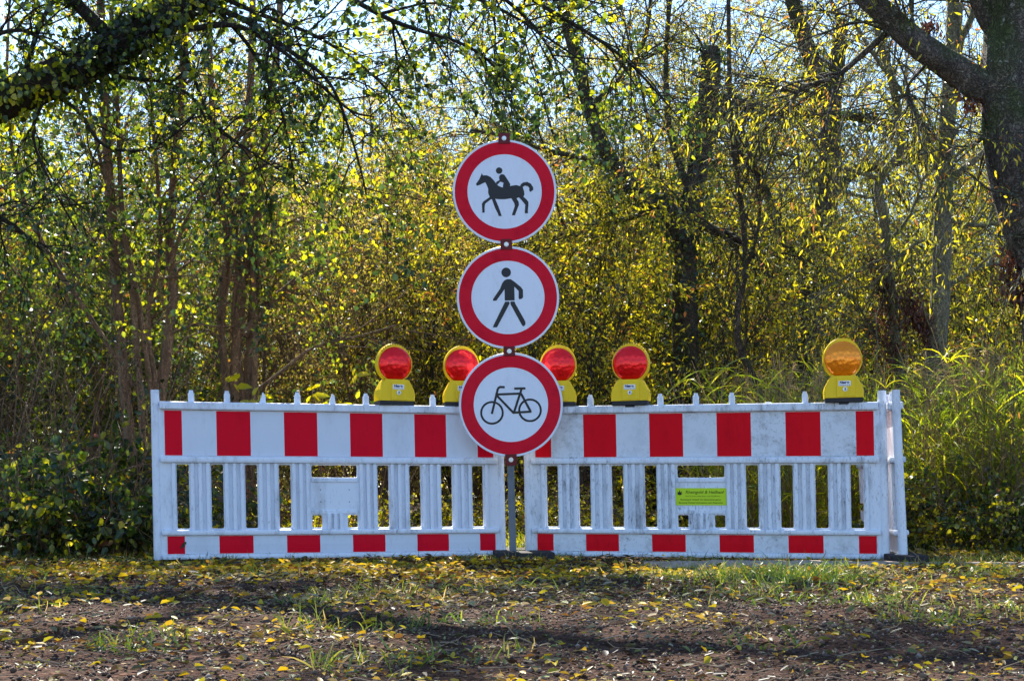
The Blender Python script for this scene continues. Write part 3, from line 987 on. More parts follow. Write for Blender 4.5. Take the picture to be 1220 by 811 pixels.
AL, BL = P(183.5, 0, 7.90)[:2], P(602.5, 0, 8.45)[:2]
AR, BR = P(626.5, 0, 8.42)[:2], P(1060, 0, 7.95)[:2]
A3, B3 = P(1077, 0, 7.86)[:2], P(1031, 0, 9.88)[:2]
pegL = [(0.225 + 0.2025 * k, t) for k, t in enumerate(['full', 'full', 'split', 'full', 'split', 'full', None, 'full', None]) if t]
pegR = [(0.20 + 0.2050 * k, t) for k, t in enumerate([None, 'full', None, 'full', 'full', 'full', 'stub', 'full', None]) if t]
bl = barrier('traffic_barrier', AL, BL, 'clean white plastic barrier with red stripes standing left of the sign pole', M['white_plastic'],
             M['white_foil'], M['red_foil'], pegL)
br = barrier('traffic_barrier', AR, BR, 'grimy red and white plastic barrier with yellow-green sticker right of the sign pole', M['grimy_plastic'],
             M['grimy_foil'], M['red_foil_b'], pegR, sticker=True)
b3 = barrier('traffic_barrier', A3, B3, 'white plastic barrier seen edge-on running back behind the right end of the sticker barrier',
             M['grimy_plastic'], M['grimy_foil'], M['red_foil_b'], pegL, both=False, lean=0.0)
b3[0].rotation_euler.x = -0.045


def rubber_foot(x, y, rz, w, l, label):
    bm = bmesh.new()
    h = 0.036
    for x0, x1 in ((-w / 2, -0.045), (0.045, w / 2)):
        box(bm, x0, x1, -l / 2, l / 2, -0.012, h, 0.008)
    box(bm, -0.046, 0.046, -l / 2 + 0.004, -0.075, -0.011, h - 0.003, 0.006)
    box(bm, -0.046, 0.046, 0.075, l / 2 - 0.004, -0.011, h - 0.003, 0.006)
    o = obj_bm('rubber_base', bm, M['rubber'])
    o.location = (x, y, 0)
    o.rotation_euler = (0, 0, rz)
    tag(o, label, 'barrier base', 'rubber feet under the barriers')
    return o


rubber_foot(0.05, 8.47, R(4), 0.34, 0.78, 'black rubber foot on the ground under the sign pole between the two striped barriers')
rubber_foot(2.20, 7.96, R(-6), 0.20, 0.62, 'black rubber foot under the right corner where the edge-on barrier starts')


# ------------------------------------------------------------------ warning lamps on the barriers
def lamp(bar, px, label, lens, lens_r=0.096, tilt=0.0, turn=0.0, text=True):
    root_b, A, d, sx = bar
    # distance along the barrier whose picture column is px
    k = (px - CX) / F_PX
    t = (k * A[1] - A[0]) / (d[0] - k * d[1])
    loc = (A[0] + d[0] * t, A[1] + d[1] * t, 0.890)
    loc = (loc[0] + LEAN * 0.9, loc[1], loc[2])
    root = empty('warning_lamp', loc, math.atan2(d[1], d[0]) + turn, label, 'warning lamp', 'warning lamps on top of the barriers')
    root.rotation_euler.y = tilt
    zc = 0.150 + lens_r * 0.93
    # dark battery foot
    bm = bmesh.new()
    box(bm, -0.105, 0.105, -0.058, 0.058, 0.0, 0.024, 0.003)
    box(bm, -0.028, 0.028, -0.040, 0.040, -0.012, 0.002, 0.002)
    obj_bm('foot', bm, M['dark_base'], root)
    # housing: shouldered box
    prof = [(-0.108, 0.024), (0.108, 0.024), (0.110, 0.062), (0.104, 0.088), (0.078, 0.136), (0.066, 0.150), (-0.066, 0.150), (-0.078, 0.136),
            (-0.104, 0.088), (-0.110, 0.062)]
    bm = bmesh.new()
    rings = []
    for y, s in ((-0.062, 0.93), (-0.055, 1.0), (0.055, 1.0), (0.062, 0.93)):
        rings.append([bm.verts.new((x * s, y, 0.087 + (z - 0.087) * (s if s == 1 else 0.985))) for x, z in prof])
    n = len(prof)
    for a, b in zip(rings[:-1], rings[1:]):
        for i in range(n):
            bm.faces.new((a[i], a[(i + 1) % n], b[(i + 1) % n], b[i]))
    bm.faces.new(rings[0][::-1]); bm.faces.new(rings[-1])
    bmesh.ops.recalc_face_normals(bm, faces=bm.faces)
    # raised door panel and seams
    box(bm, -0.040, 0.062, -0.0665, -0.0600, 0.030, 0.134, 0.002)
    obj_bm('housing', bm, M['yellow'], root)
    # collar: ring with a taller hood on top
    bm = bmesh.new()
    nn = 56
    def ring(y, ro, ri):
        o, i_ = [], []
        for k_ in range(nn):
            a = 2 * math.pi * k_ / nn
            hood = 0.013 * max(0, math.sin(a)) ** 1.5
            o.append(bm.verts.new((ro * math.cos(a), y, zc + ro * math.sin(a) + hood)))
            i_.append(bm.verts.new((ri * math.cos(a), y, zc + ri * math.sin(a))))
        return o, i_
    o1, i1 = ring(-0.014, lens_r + 0.006, lens_r + 0.0005)
    o2, i2 = ring(0.030, lens_r + 0.010, lens_r + 0.0005)
    for k_ in range(nn):
        j = (k_ + 1) % nn
        bm.faces.new((o1[k_], o1[j], i1[j], i1[k_]))
        bm.faces.new((o2[k_], i2[k_], i2[j], o2[j]))
        bm.faces.new((o1[k_], o2[k_], o2[j], o1[j]))
        bm.faces.new((i1[k_], i1[j], i2[j], i2[k_]))
    bmesh.ops.recalc_face_normals(bm, faces=bm.faces)
    col = obj_bm('collar', bm, M['yellow'], root)
    if text:
        bm = bmesh.new()
        for k_ in range(13):
            a = R(90 + (k_ - 6) * 8.2)
            for q in range(2):
                aa = a + R(-1.2 + 2.6 * q)
                rr = lens_r + 0.0070 + (0.002 if (k_ + q) % 3 else -0.001)
                hood = 0.013 * max(0, math.sin(aa)) ** 1.5 * 0.72
                cxx, czz = rr * math.cos(aa), zc + rr * math.sin(aa) + hood
                dx, dz = math.cos(aa), math.sin(aa)
                h_, w_ = (0.0052, 0.0014) if (k_ * 3 + q) % 4 else (0.003, 0.002)
                flat_poly(bm, [(cxx + dx * h_ - dz * w_, czz + dz * h_ + dx * w_), (cxx - dx * h_ - dz * w_, czz - dz * h_ + dx * w_),
                               (cxx - dx * h_ + dz * w_, czz - dz * h_ - dx * w_), (cxx + dx * h_ + dz * w_, czz + dz * h_ - dx * w_)], -0.0146)
        obj_bm('lettering', bm, M['ink'], col)
    # lens: shallow dome front and back
    bm = bmesh.new()
    prof = [(0.0, -0.064), (0.16, -0.063), (0.34, -0.060), (0.52, -0.055), (0.7, -0.048), (0.86, -0.038), (0.96, -0.028), (1.0, -0.017)]
    prof = prof + [(r_, -y_) for r_, y_ in prof[::-1]]
    ns = 64
    prev = None
    for r_, y_ in prof:
        if r_ == 0:
            cur = [bm.verts.new((0, y_, zc))]
        else:
            cur = [bm.verts.new((lens_r * r_ * math.cos(2 * math.pi * k_ / ns), y_, zc + lens_r * r_ * math.sin(2 * math.pi * k_ / ns))) for k_ in range(ns)]
        if prev is not None:
            for k_ in range(ns):
                j = (k_ + 1) % ns
                if len(prev) == 1: bm.faces.new((prev[0], cur[j], cur[k_]))
                elif len(cur) == 1: bm.faces.new((prev[k_], prev[j], cur[0]))
                else: bm.faces.new((prev[k_], prev[j], cur[j], cur[k_]))
        prev = cur
    bmesh.ops.recalc_face_normals(bm, faces=bm.faces)
    obj_bm('lens', bm, lens, root, smooth=True)
    # sticker with the maker's name, key lock
    me = curve_mesh('sticker', [rrect(-0.030, 0.038, 0.090, 0.119, 0.002, 2)], 0.0004, 0.0)
    me.transform(Matrix.Translation((0, -0.0672, 0)))
    me.materials.append(M['sticker_white'])
    st = obj_me('name_sticker', me, root)
    me = text_mesh('Nissen', 0.019, bold=0.0009)
    me.transform(Matrix.Translation((0.003, -0.0680, 0.1095)))
    me.materials.append(M['ink_blue'])
    obj_me('lettering', me, st)
    bm = bmesh.new()
    for k_ in range(6):
        x = -0.026 + k_ * 0.0105
        flat_poly(bm, [(x, 0.094), (x + 0.008, 0.094), (x + 0.008, 0.0965), (x, 0.0965)], -0.0680)
    obj_bm('small_print', bm, M['ink_blue'], st)
    bm = bmesh.new()
    cyl(bm, (0.006, -0.0700, 0.072), (0.006, -0.0655, 0.072), 0.0130, 0.0130, 24)
    lk = obj_bm('lock', bm, M['steel'], root)
    bm = bmesh.new()
    box(bm, 0.0035, 0.0085, -0.0715, -0.0702, 0.065, 0.079)
    obj_bm('keyhole', bm, M['dark_base'], lk)
    return root


lamp(bl, 473.5, 'red warning lamp at far left, standing clear of the signs on the left barrier', M['lens_red'], 0.100, 0.0, R(7))
lamp(bl, 553.5, 'red warning lamp half hidden behind the left edge of the bicycle sign', M['lens_red'], 0.099, 0.0, R(-7), False)
lamp(br, 668.5, 'red warning lamp partly hidden behind the right edge of the bicycle sign', M['lens_red'], 0.102, 0.0, R(9), False)
lamp(br, 755.5, 'red warning lamp standing clear on the right barrier, right of the bicycle sign', M['lens_red'], 0.103, R(-0.8), R(-2))
lamp(br, 1008.5, 'orange warning lamp at the right end of the right barrier', M['lens_amber'], 0.102, R(-1), R(4), False)


# ------------------------------------------------------------------ sign post
def sign_post():
    YS = 8.26
    sc = YS / F_PX
    base = P(611.2, 0, YS)
    root = empty('sign_post', (base[0], YS + 0.035, 0.0), 0, 'tall galvanised sign post carrying three round red-rimmed prohibition signs', 'sign post')
    tilt = math.atan2(10.8, 435)
    root.rotation_euler = (0, -tilt, R(1.5))
    bx, by = base[0], YS + 0.035

    def loc(px, py):
        p = P(px, py, YS)
        z = p[2] / math.cos(tilt)
        x = (p[0] - bx) + math.tan(tilt) * p[2]
        return x, z
    bm = bmesh.new()
    box(bm, -0.020, 0.020, -0.020, 0.020, 0.0, loc(600, 160)[1] - 0.01, 0.004)
    obj_bm('pole', bm, M['galv'], root)

    def plate(px, py, r, lab):
        cx, cz = loc(px, py)
        bm = bmesh.new()
        n = 96
        prof = [(r - 0.004, 0.002), (r, 0.000), (r, -0.010), (r - 0.0015, -0.0125), (r - 0.004, -0.0125)]
        prev = None
        for rr, y in prof:
            cur = [bm.verts.new((cx + rr * math.cos(2 * math.pi * i / n), y - 0.026, cz + rr * math.sin(2 * math.pi * i / n))) for i in range(n)]
            if prev:
                for i in range(n):
                    j = (i + 1) % n
                    bm.faces.new((prev[i], prev[j], cur[j], cur[i]))
            else:
                back = cur
            prev = cur
        bm.faces.new(prev); bm.faces.new(back[::-1])
        bmesh.ops.recalc_face_normals(bm, faces=bm.faces)
        s = obj_bm('round_sign', bm, M['sign_white'], root)
        s['label'] = lab
        bm = bmesh.new()
        annulus(bm, cx, cz, r * 0.715, r * 0.958, -0.0392, 96)
        ring_ = obj_bm('red_ring', bm, M['sign_red'], s)
        return s, cx, cz

    YF = -0.0394
    # horse and rider (traced outline of the standard pictogram)
    s, cx, cz = plate(601, 228.5, 0.3050, 'top round sign with a horse and rider')
    k = sc / 5.406
    T = lambda x, y: (cx + (x - 438) * k, cz - (y - 424) * k)
    horse = [(293, 303), (302, 318), (325, 317), (350, 329), (370, 351), (385, 372), (400, 387), (420, 397), (470, 395), (480, 388), (515, 384), (538, 391),
             (545, 378), (560, 368), (585, 365), (608, 377), (622, 400), (623, 416), (604, 431), (596, 420), (598, 405), (588, 393), (570, 389), (555, 397),
             (562, 420), (565, 445), (559, 460), (575, 475), (588, 490), (590, 505), (584, 553), (586, 567), (565, 567), (565, 553), (569, 512), (545, 480),
             (528, 463), (514, 470), (527, 493), (528, 512), (508, 558), (501, 578), (481, 578), (484, 566), (501, 520), (499, 502), (480, 468), (440, 474), (400, 473),
             (376, 470), (396, 520), (412, 568), (415, 581), (396, 581), (391, 565), (374, 530), (356, 474), (350, 471), (311, 500), (307, 520), (306, 557),
             (291, 558), (290, 500), (300, 485), (341, 458), (332, 430), (333, 405), (326, 385), (315, 362), (300, 368), (280, 378), (262, 384), (254, 373),
             (262, 362), (275, 345), (285, 325), (290, 315)]
    rider = [(407, 322), (418, 313), (432, 313), (443, 322), (475, 376), (474, 396), (430, 402), (428, 388), (433, 368), (412, 360), (395, 377), (384, 374),
             (386, 362), (408, 350), (404, 335)]
    bm = bmesh.new()
    flat_poly(bm, [T(*q) for q in horse], YF)
    flat_poly(bm, [T(*q) for q in rider], YF - 0.0004)
    c0 = T(406, 289)
    flat_poly(bm, circ(c0[0], c0[1], 21 * k, 28), YF)
    obj_bm('horse_rider_symbol', bm, M['sign_black'], s)
    # walking figure
    s, cx, cz = plate(605, 354.5, 0.3005, 'middle round sign with a walking figure')
    k = sc / 5.794
    T = lambda x, y: (cx + (x - 492.5) * k, cz - (y - 402.7) * k)
    bm = bmesh.new()
    c0 = T(484, 230)
    flat_poly(bm, circ(c0[0], c0[1], 33 * k, 32), YF)
    flat_poly(bm, [T(*q) for q in [(468, 286), (488, 276), (514, 277), (540, 295), (585, 334), (597, 352), (597, 405), (585, 415), (568, 417), (566, 405), (567, 360),
                                   (545, 336), (538, 330), (538, 424), (470, 424), (470, 345), (455, 366), (412, 423), (388, 424), (390, 410), (440, 340), (455, 304)]], YF)
    flat_poly(bm, [T(*q) for q in [(472, 431), (501, 431), (503, 445), (412, 606), (384, 607), (388, 592)]], YF)
    flat_poly(bm, [T(*q) for q in [(508, 431), (537, 431), (542, 446), (608, 570), (609, 590), (598, 604), (586, 599), (509, 450)]], YF)
    obj_bm('walker_symbol', bm, M['sign_black'], s)
    # bicycle
    s, cx, cz = plate(608.5, 482, 0.3055, 'bottom round sign with a bicycle')
    k = sc / 5.069
    T = lambda x, y: (cx + (x - 448.6) * k, cz - (y - 415.7) * k)
    bm = bmesh.new()
    y = YF
    for (wx, wy, r_) in ((333, 462, 65), (563, 452, 65)):
        c0 = T(wx, wy)
        annulus(bm, c0[0], c0[1], (r_ - 6.2) * k, (r_ + 6.2) * k, y, 56)
        y -= 0.0001
    w = 13.5 * k
    for ln in ([(333, 465), (371, 322)], [(371, 322), (376, 313), (386, 308), (410, 309)], [(360, 352), (503, 350)], [(368, 362), (462, 464)], [(466, 463), (514, 325)],
               [(475, 319), (535, 319)], [(512, 352), (565, 456)], [(464, 464), (568, 460)]):
        y = stroke(bm, [T(*q) for q in ln], w, y - 0.0001)
    obj_bm('bicycle_symbol', bm, M['sign_black'], s)
    # clamp plates with bolts, between and beyond the signs
    for px, py, h in ((600.3, 165.5, 0.062), (603, 291.5, 0.062), (606.5, 418.5, 0.056), (608.6, 547.5, 0.066)):
        cx, cz = loc(px, py)
        bm = bmesh.new()
        box(bm, cx - 0.034, cx + 0.034, -0.0450, -0.0405, cz - h / 2, cz + h / 2, 0.001)
        for q in (-1, 1):
            box(bm, cx + q * 0.0315 - 0.0025, cx + q * 0.0315 + 0.0025, -0.0403, 0.012, cz - 0.005, cz + 0.005, 0.001)
        cl = obj_bm('clamp', bm, M['clamp_red'], root)
        bm = bmesh.new()
        cyl(bm, (cx, -0.0520, cz), (cx, -0.0448, cz), 0.0105, 0.0105, 6)
        cyl(bm, (cx, -0.0472, cz), (cx, -0.0447, cz), 0.0135, 0.0135, 20)
        obj_bm('bolt', bm, M['steel'], cl)


sign_post()


# ------------------------------------------------------------------ hero trees, each at its own distance
def hero(name, Y, limbs, label, bark, leaf=None, levels=None, seed=1, rough=0.10, cat='tree', ivy=None, ivy_mat=None, group=None, extra=None,
         shoots=5, sides=10):
    """limbs: list of (pixel polyline, [px width start, px width end]); first entry starts at the ground"""
    pl = Plant(seed)
    base = None
    paths = []
    for idx, item in enumerate(limbs):
        line, (w0, w1) = item[0], item[1]
        pts = np.array([P(q[0], q[1], (q[2] if len(q) > 2 else Y)) for q in line])
        if base is None:
            base = np.array([pts[0][0], pts[0][1], 0.0])
        # every limb also wanders a little in depth
        n = max(8, int(len(line) * 5))
        c = catmull(pts, n)
        ph = pl.r.uniform(0, 6.28)
        c[:, 1] += (0.02 if idx == 0 else 0.12) * np.sin(np.linspace(0, 2.2, n) + ph) - (0.02 if idx == 0 else 0.12) * math.sin(ph)
        rad = np.linspace(w0, w1, n) / 2 / F_PX * Y
        if pts[0][2] < 0.15:
            rad[: max(2, n // 8)] *= np.linspace(1.35, 1.0, max(2, n // 8))
        c -= base
        pl.tube(c, rad, sides if w0 > 9 else 6, rough if w0 > 9 else rough * 0.4)
        paths.append((c, rad, item[2] if len(item) > 2 else True))
    root = empty(name, base, 0, label, cat, group)
    for c, rad, grow in paths:
        if shoots and grow:
            pl.spawn(c, rad, [dict(n=shoots, len=1.1, ang=(25, 75), r=0.006, t0=0.35, lift=0.5, trop=(0, 0, 0.05), seg=7, wander=0.1),
                              dict(n=6, len=0.55, ang=(20, 55), r=0.0028, t0=0.1, seg=5, trop=(0, 0, 0.1), wander=0.12, sides=3)])
    if levels:
        for c, rad, grow in paths:
            for _ in range(int(grow)):
                pl.spawn(c, rad, levels)
    me = pl.wood_mesh('trunk', bark)
    obj_me('trunk', me, root)
    if leaf and pl.LP:
        obj_me('crown', pl.leaf_mesh('crown', leaf), root)
    if ivy:
        for ci, n, L, W, t0, t1 in ivy:
            pl.ivy(paths[ci][0], paths[ci][1], n, L, W, t0, t1)
        obj_me('ivy', pl.leaf_mesh('ivy', ivy_mat), root)
    if extra:
        extra(pl, root, base)
    return root


def lv_round(n1=14, n2=6, nl=16, L=0.055, W=0.04, ln=0.9, ln2=0.4, t0=0.25):
    return [dict(n=n1, len=ln, ang=(35, 80), r=0.010, t0=t0, lift=0.1, trop=(0, 0, -0.25), seg=7, wander=0.17, leaf=dict(n=nl // 2, L=L, W=W, t0=0.3)),
            dict(n=n2, len=ln2, ang=(25, 70), r=0.004, seg=4, t0=0.15, trop=(0, 0, -0.1), leaf=dict(n=nl, L=L, W=W))]


def lv_willow(n1=18, n2=8, nl=14, L=0.046, W=0.0105, ln=1.2, ln2=0.55, t0=0.25):
    return [dict(n=n1, len=ln, ang=(25, 70), r=0.010, t0=t0, lift=0.25, trop=(0, 0, -0.15), seg=7, wander=0.14),
            dict(n=n2, len=ln2, ang=(20, 60), r=0.0035, seg=5, t0=0.1, trop=(0, 0, -0.3), leaf=dict(n=nl, L=L, W=W, droop=0.5, side=0.7))]


hero('leaning_tree', 8.9, [
    ([(-470, 668), (-400, 520), (-240, 260), (-60, 150), (60, 92), (150, 48), (240, -15), (330, -90), (430, -230)], (56, 36), 2),
    ([(235, 15), (262, 14), (300, 32), (352, 70), (398, 110), (428, 190), (445, 260)], (9, 2)),
    ([(225, 35), (280, 33), (330, 60), (370, 95), (420, 140), (450, 150)], (8, 2)),
    ([(250, -10), (300, 10), (380, 40), (450, 90), (500, 160)], (7, 2)),
    ([(120, 80), (150, 92), (200, 100), (240, 130), (262, 200), (268, 250)], (6, 2)),
    ([(60, 110), (90, 130), (120, 170), (170, 175), (215, 150), (250, 110)], (6, 2)),
    ([(-60, 165), (-20, 60), (30, 40), (90, 70), (130, 30)], (7, 2)),
    ([(300, -60), (380, -20), (470, 30), (560, 60), (620, 110)], (9, 2)),
    ([(330, -90), (430, -60), (530, -10), (610, 30), (700, 90)], (9, 2)),
    ([(330, -90), (460, -90), (560, -40), (660, 20), (740, 70), (800, 130)], (10, 2)),
    ([(420, -120), (520, -60), (600, -10), (650, 40), (680, 110)], (8, 2)),
    ([(262, 14), (300, 60), (330, 120), (345, 190), (350, 230)], (6, 2), 1),
    ([(200, 30), (225, 80), (250, 140), (300, 180), (330, 200)], (6, 2), 1),
    ([(60, 105), (40, 160), (60, 220), (90, 280)], (5, 2), 1),
    ([(430, -230), (520, -300), (620, -360), (740, -390)], (40, 14), 2),  # this and the next three: unseen limbs above the frame, added to shade the foreground
    ([(240, -5), (120, -120), (0, -200), (-120, -260)], (30, 10), 2),
    ([(330, -90), (260, -220), (200, -330), (120, -420)], (26, 9), 2),
    ([(430, -230), (440, -340), (400, -460)], (26, 9), 2),
    ([(150, 62), (60, -20), (-60, -80), (-160, -90)], (18, 6)),
    ([(20, 120), (60, 20), (120, -30), (180, -60)], (8, 2)),
    ([(-120, 190), (-60, 240), (0, 260), (50, 300), (70, 360)], (8, 2)),
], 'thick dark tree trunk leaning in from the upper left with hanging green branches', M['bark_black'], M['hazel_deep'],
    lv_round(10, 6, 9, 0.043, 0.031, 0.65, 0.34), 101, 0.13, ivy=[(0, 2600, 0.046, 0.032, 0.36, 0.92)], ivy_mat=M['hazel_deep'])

hero('stem_shrub', 9.7, [
    ([(176, 660), (160, 560), (150, 480), (139, 350), (131, 230), (124, 100), (118, -40), (108, -160)], (15, 8)),
    ([(180, 655), (178, 560), (190, 470), (200, 390), (204, 330), (200, 300), (206, 200), (213, 130), (222, 10), (226, -120)], (15, 8)),
    ([(172, 570), (168, 450), (160, 330), (152, 250), (149, 140), (142, 20)], (9, 5)),
    ([(182, 480), (172, 400), (158, 320), (142, 270), (120, 200), (100, 120)], (8, 4)),
    ([(188, 470), (176, 380), (190, 300), (186, 220), (176, 120), (170, 0)], (7, 4)),
    ([(202, 320), (222, 270), (248, 232), (280, 180), (300, 150)], (6, 3)),
    ([(160, 460), (110, 380), (60, 300), (30, 220), (20, 120), (25, 0)], (7, 3)),
], 'brown multi-stemmed shrub growing just behind the left end of the left barrier', M['bark_brown'], M['hazel'],
    lv_round(7, 5, 8, 0.040, 0.026, 0.7, 0.34, 0.3), 102, 0.06, cat='shrub')

hero('stem_cluster', 11.2, [
    ([(282, 652), (276, 520), (268, 440), (263, 370), (272, 290), (259, 210), (252, 90), (250, -60)], (11, 6)),
    ([(286, 652), (284, 540), (280, 440), (288, 350), (298, 290), (290, 230), (300, 120), (306, -40)], (15, 7)),
    ([(292, 652), (294, 540), (296, 430), (300, 340), (302, 270), (312, 160), (326, 40), (330, -60)], (15, 7)),
    ([(294, 560), (288, 470), (279, 380), (284, 310), (276, 240), (268, 160)], (10, 5)),
    ([(298, 600), (304, 480), (306, 380), (302, 300), (294, 220), (310, 150)], (9, 5)),
    ([(290, 400), (312, 366), (334, 343), (348, 330)], (11, 7)),
    ([(285, 480), (270, 430), (272, 360), (290, 300), (306, 250)], (6, 3)),
    ([(300, 470), (336, 440), (372, 412), (430, 396), (470, 384)], (5, 2)),
], 'bundle of reddish brown stems rising together behind the left barrier', M['bark_brown'], M['hazel'],
    lv_round(6, 5, 8, 0.040, 0.026, 0.7, 0.34, 0.3), 103, 0.08, cat='shrub', ivy=[(1, 120, 0.06, 0.045, 0.0, 0.25)], ivy_mat=M['bramble'])

hero('ivy_tree', 13.5, [
    ([(818, 634), (818, 520), (817, 420), (815, 330), (822, 270), (832, 200), (842, 130), (848, 56)], (36, 22)),
    ([(818, 290), (795, 250), (765, 232), (732, 195), (706, 140), (690, 80), (665, -20), (650, -120)], (26, 10)),
    ([(838, 150), (862, 118), (900, 130), (950, 136), (1010, 142), (1060, 152)], (16, 9)),
    ([(820, 260), (850, 275), (885, 290), (920, 330)], (14, 6)),
    ([(700, 130), (740, 90), (770, 40), (780, -40)], (9, 4)),
    ([(735, 200), (700, 190), (650, 178), (600, 160), (560, 150)], (8, 3)),
    ([(790, 245), (740, 262), (690, 270), (640, 290)], (7, 3)),
    ([(826, 240), (800, 160), (795, 80), (800, 0), (810, -80)], (9, 4)),
], 'dark ivy-wrapped tree with a broken top behind the right barrier', M['bark_dark'], M['willow'],
    lv_willow(16, 8, 14), 104, 0.14, ivy=[(0, 900, 0.06, 0.035, 0.1, 1.0), (1, 500, 0.06, 0.035, 0.0, 0.9), (2, 250, 0.055, 0.03, 0.0, 1.0)], ivy_mat=M['dark_leaf'])

hero('dead_top_tree', 15.5, [
    ([(958, 628), (960, 480), (966, 350), (984, 240), (990, 150), (975, 90), (955, 40), (942, -10)], (34, 16)),
    ([(988, 170), (994, 110), (1000, 60), (1006, 22)], (22, 14)),
    ([(970, 330), (930, 280), (905, 220), (880, 190)], (14, 6)),
    ([(985, 230), (1030, 200), (1080, 190), (1130, 150)], (12, 5)),
], 'grey brown tree with two snapped bare tops behind the reeds', M['bark_dark'], M['willow'], lv_willow(16, 8, 14), 105, 0.12,
    ivy=[(0, 450, 0.06, 0.03, 0.2, 0.8)], ivy_mat=M['dark_leaf'])

hero('curved_sapling', 11.6, [
    ([(925, 645), (915, 520), (900, 455), (882, 415), (879, 370), (888, 325), (886, 265), (876, 190), (870, 110), (868, -20)], (9.5, 5)),
    ([(888, 320), (898, 290), (903, 250), (900, 200)], (5, 2.5)),
], 'thin dark sapling with an S-shaped stem behind the right barrier', M['bark_dark'], M['willow'], lv_willow(10, 6, 9), 106, 0.05, cat='sapling')


def seed_bunches(spots, Y):
    def f(pl, root, base):
        for (x0, y0, x1, y1, w, n) in spots:
            n, w = n * 3, w * 1.25
            a, b = P(x0, y0, Y) - base, P(x1, y1, Y) - base
            t = pl.r.uniform(0, 1, (n, 1))
            p = a * (1 - t) + b * t + pl.r.normal(0, w / F_PX * Y * 0.5, (n, 3))
            d = nrm(np.array([0, 0, -1.0]) + pl.r.normal(0, 0.45, (n, 3)))
            nn = pl.r.normal(0, 1, (n, 3))
            nn = nrm(nn - d * (nn * d).sum(1, keepdims=True))
            k = pl.r.uniform(0.7, 1.3, (n, 1))
            o = obj_me('seed_bunch', leaf_geo('seed_bunch', p, d, nn, 0.040 * k, 0.012 * k, M['dead_leaf'], rng=pl.r), root)
            o['label'] = 'hanging bunch of dark brown winged seeds'
    return f


hero('forked_tree', 11.4, [
    ([(1092, 648), (1082, 540), (1074, 460), (1066, 400), (1060, 330), (1053, 262), (1047, 218), (1070, 184), (1073, 158), (1063, 95), (1047, 40), (1038, -60)], (14, 8)),
    ([(1048, 214), (1020, 205), (980, 196), (925, 181), (870, 164), (820, 150)], (6, 2)),
    ([(1040, 236), (1000, 225), (960, 205), (930, 180)], (4, 2)),
    ([(1056, 290), (1080, 262), (1100, 215), (1110, 180)], (5, 2)),
    ([(1070, 430), (1040, 390), (1020, 365)], (4, 2)),
    ([(1062, 340), (1035, 400), (1015, 425)], (4, 2)),
], 'slim grey-green tree forking into bent branches left of the pale trunk', M['bark_green'], M['willow'], lv_willow(9, 6, 10, ln=0.9), 107, 0.06,
    extra=seed_bunches([(1036, 300, 1056, 330, 10, 60), (1052, 325, 1068, 375, 13, 170), (1050, 380, 1070, 440, 15, 190)], 11.4))

hero('pale_tree', 11.0, [
    ([(1112, 650), (1112, 540), (1114, 440), (1120, 370), (1123, 300), (1126, 220), (1131, 130), (1138, 40), (1142, -80)], (26, 18)),
    ([(1124, 212), (1108, 170), (1092, 128), (1068, 95), (1040, 60), (1015, 20)], (7, 4)),
    ([(1132, 214), (1160, 192), (1185, 170), (1215, 150)], (10, 5)),
    ([(1128, 262), (1165, 268), (1200, 262), (1240, 250)], (6, 3)),
    ([(1124, 345), (1160, 322), (1190, 312), (1235, 315)], (7, 3)),
    ([(1124, 290), (1100, 286), (1080, 300), (1055, 325), (1045, 340)], (5, 3)),
    ([(1136, 60), (1160, 20), (1175, -30)], (10, 6)),
], 'straight pale grey-barked tree standing behind the right end of the barrier', M['bark_green'], M['golden'], lv_willow(9, 6, 10, ln=0.9), 108, 0.05,
    extra=seed_bunches([(1082, 345, 1094, 385, 12, 190), (1092, 375, 1118, 420, 11, 160)], 11.0))

hero('grey_oak', 8.8, [
    ([(1420, 690), (1385, 560), (1325, 430), (1262, 325), (1232, 268), (1213, 190), (1201, 115), (1206, 30), (1214, -90)], (84, 62)),
    ([(1194, 110), (1160, 100), (1130, 82), (1095, 62), (1062, 30), (1030, -2), (985, -60)], (40, 22)),
    ([(1195, 50), (1172, 22), (1150, -20), (1120, -80)], (22, 14)),
    ([(985, -60), (900, -130), (800, -170), (690, -180)], (26, 9), 3),  # this limb and the next reach above the frame, added for foreground shade
    ([(1206, 30), (1180, -120), (1120, -220), (1040, -300)], (34, 12), 2),
    ([(1158, 96), (1172, 120), (1170, 160), (1178, 230), (1196, 290), (1222, 335)], (6, 3)),
    ([(1060, 35), (1030, 62), (1000, 85), (965, 95), (945, 115)], (9, 3)),
    ([(1110, 70), (1080, 110), (1100, 160)], (5, 2)),
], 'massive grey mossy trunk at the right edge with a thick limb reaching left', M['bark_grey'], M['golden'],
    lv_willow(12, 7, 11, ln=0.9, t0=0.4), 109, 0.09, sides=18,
    extra=seed_bunches([(1205, 300, 1212, 360, 14, 170), (1150, 105, 1165, 125, 12, 60), (1106, 26, 1112, 36, 9, 30)], 8.8))


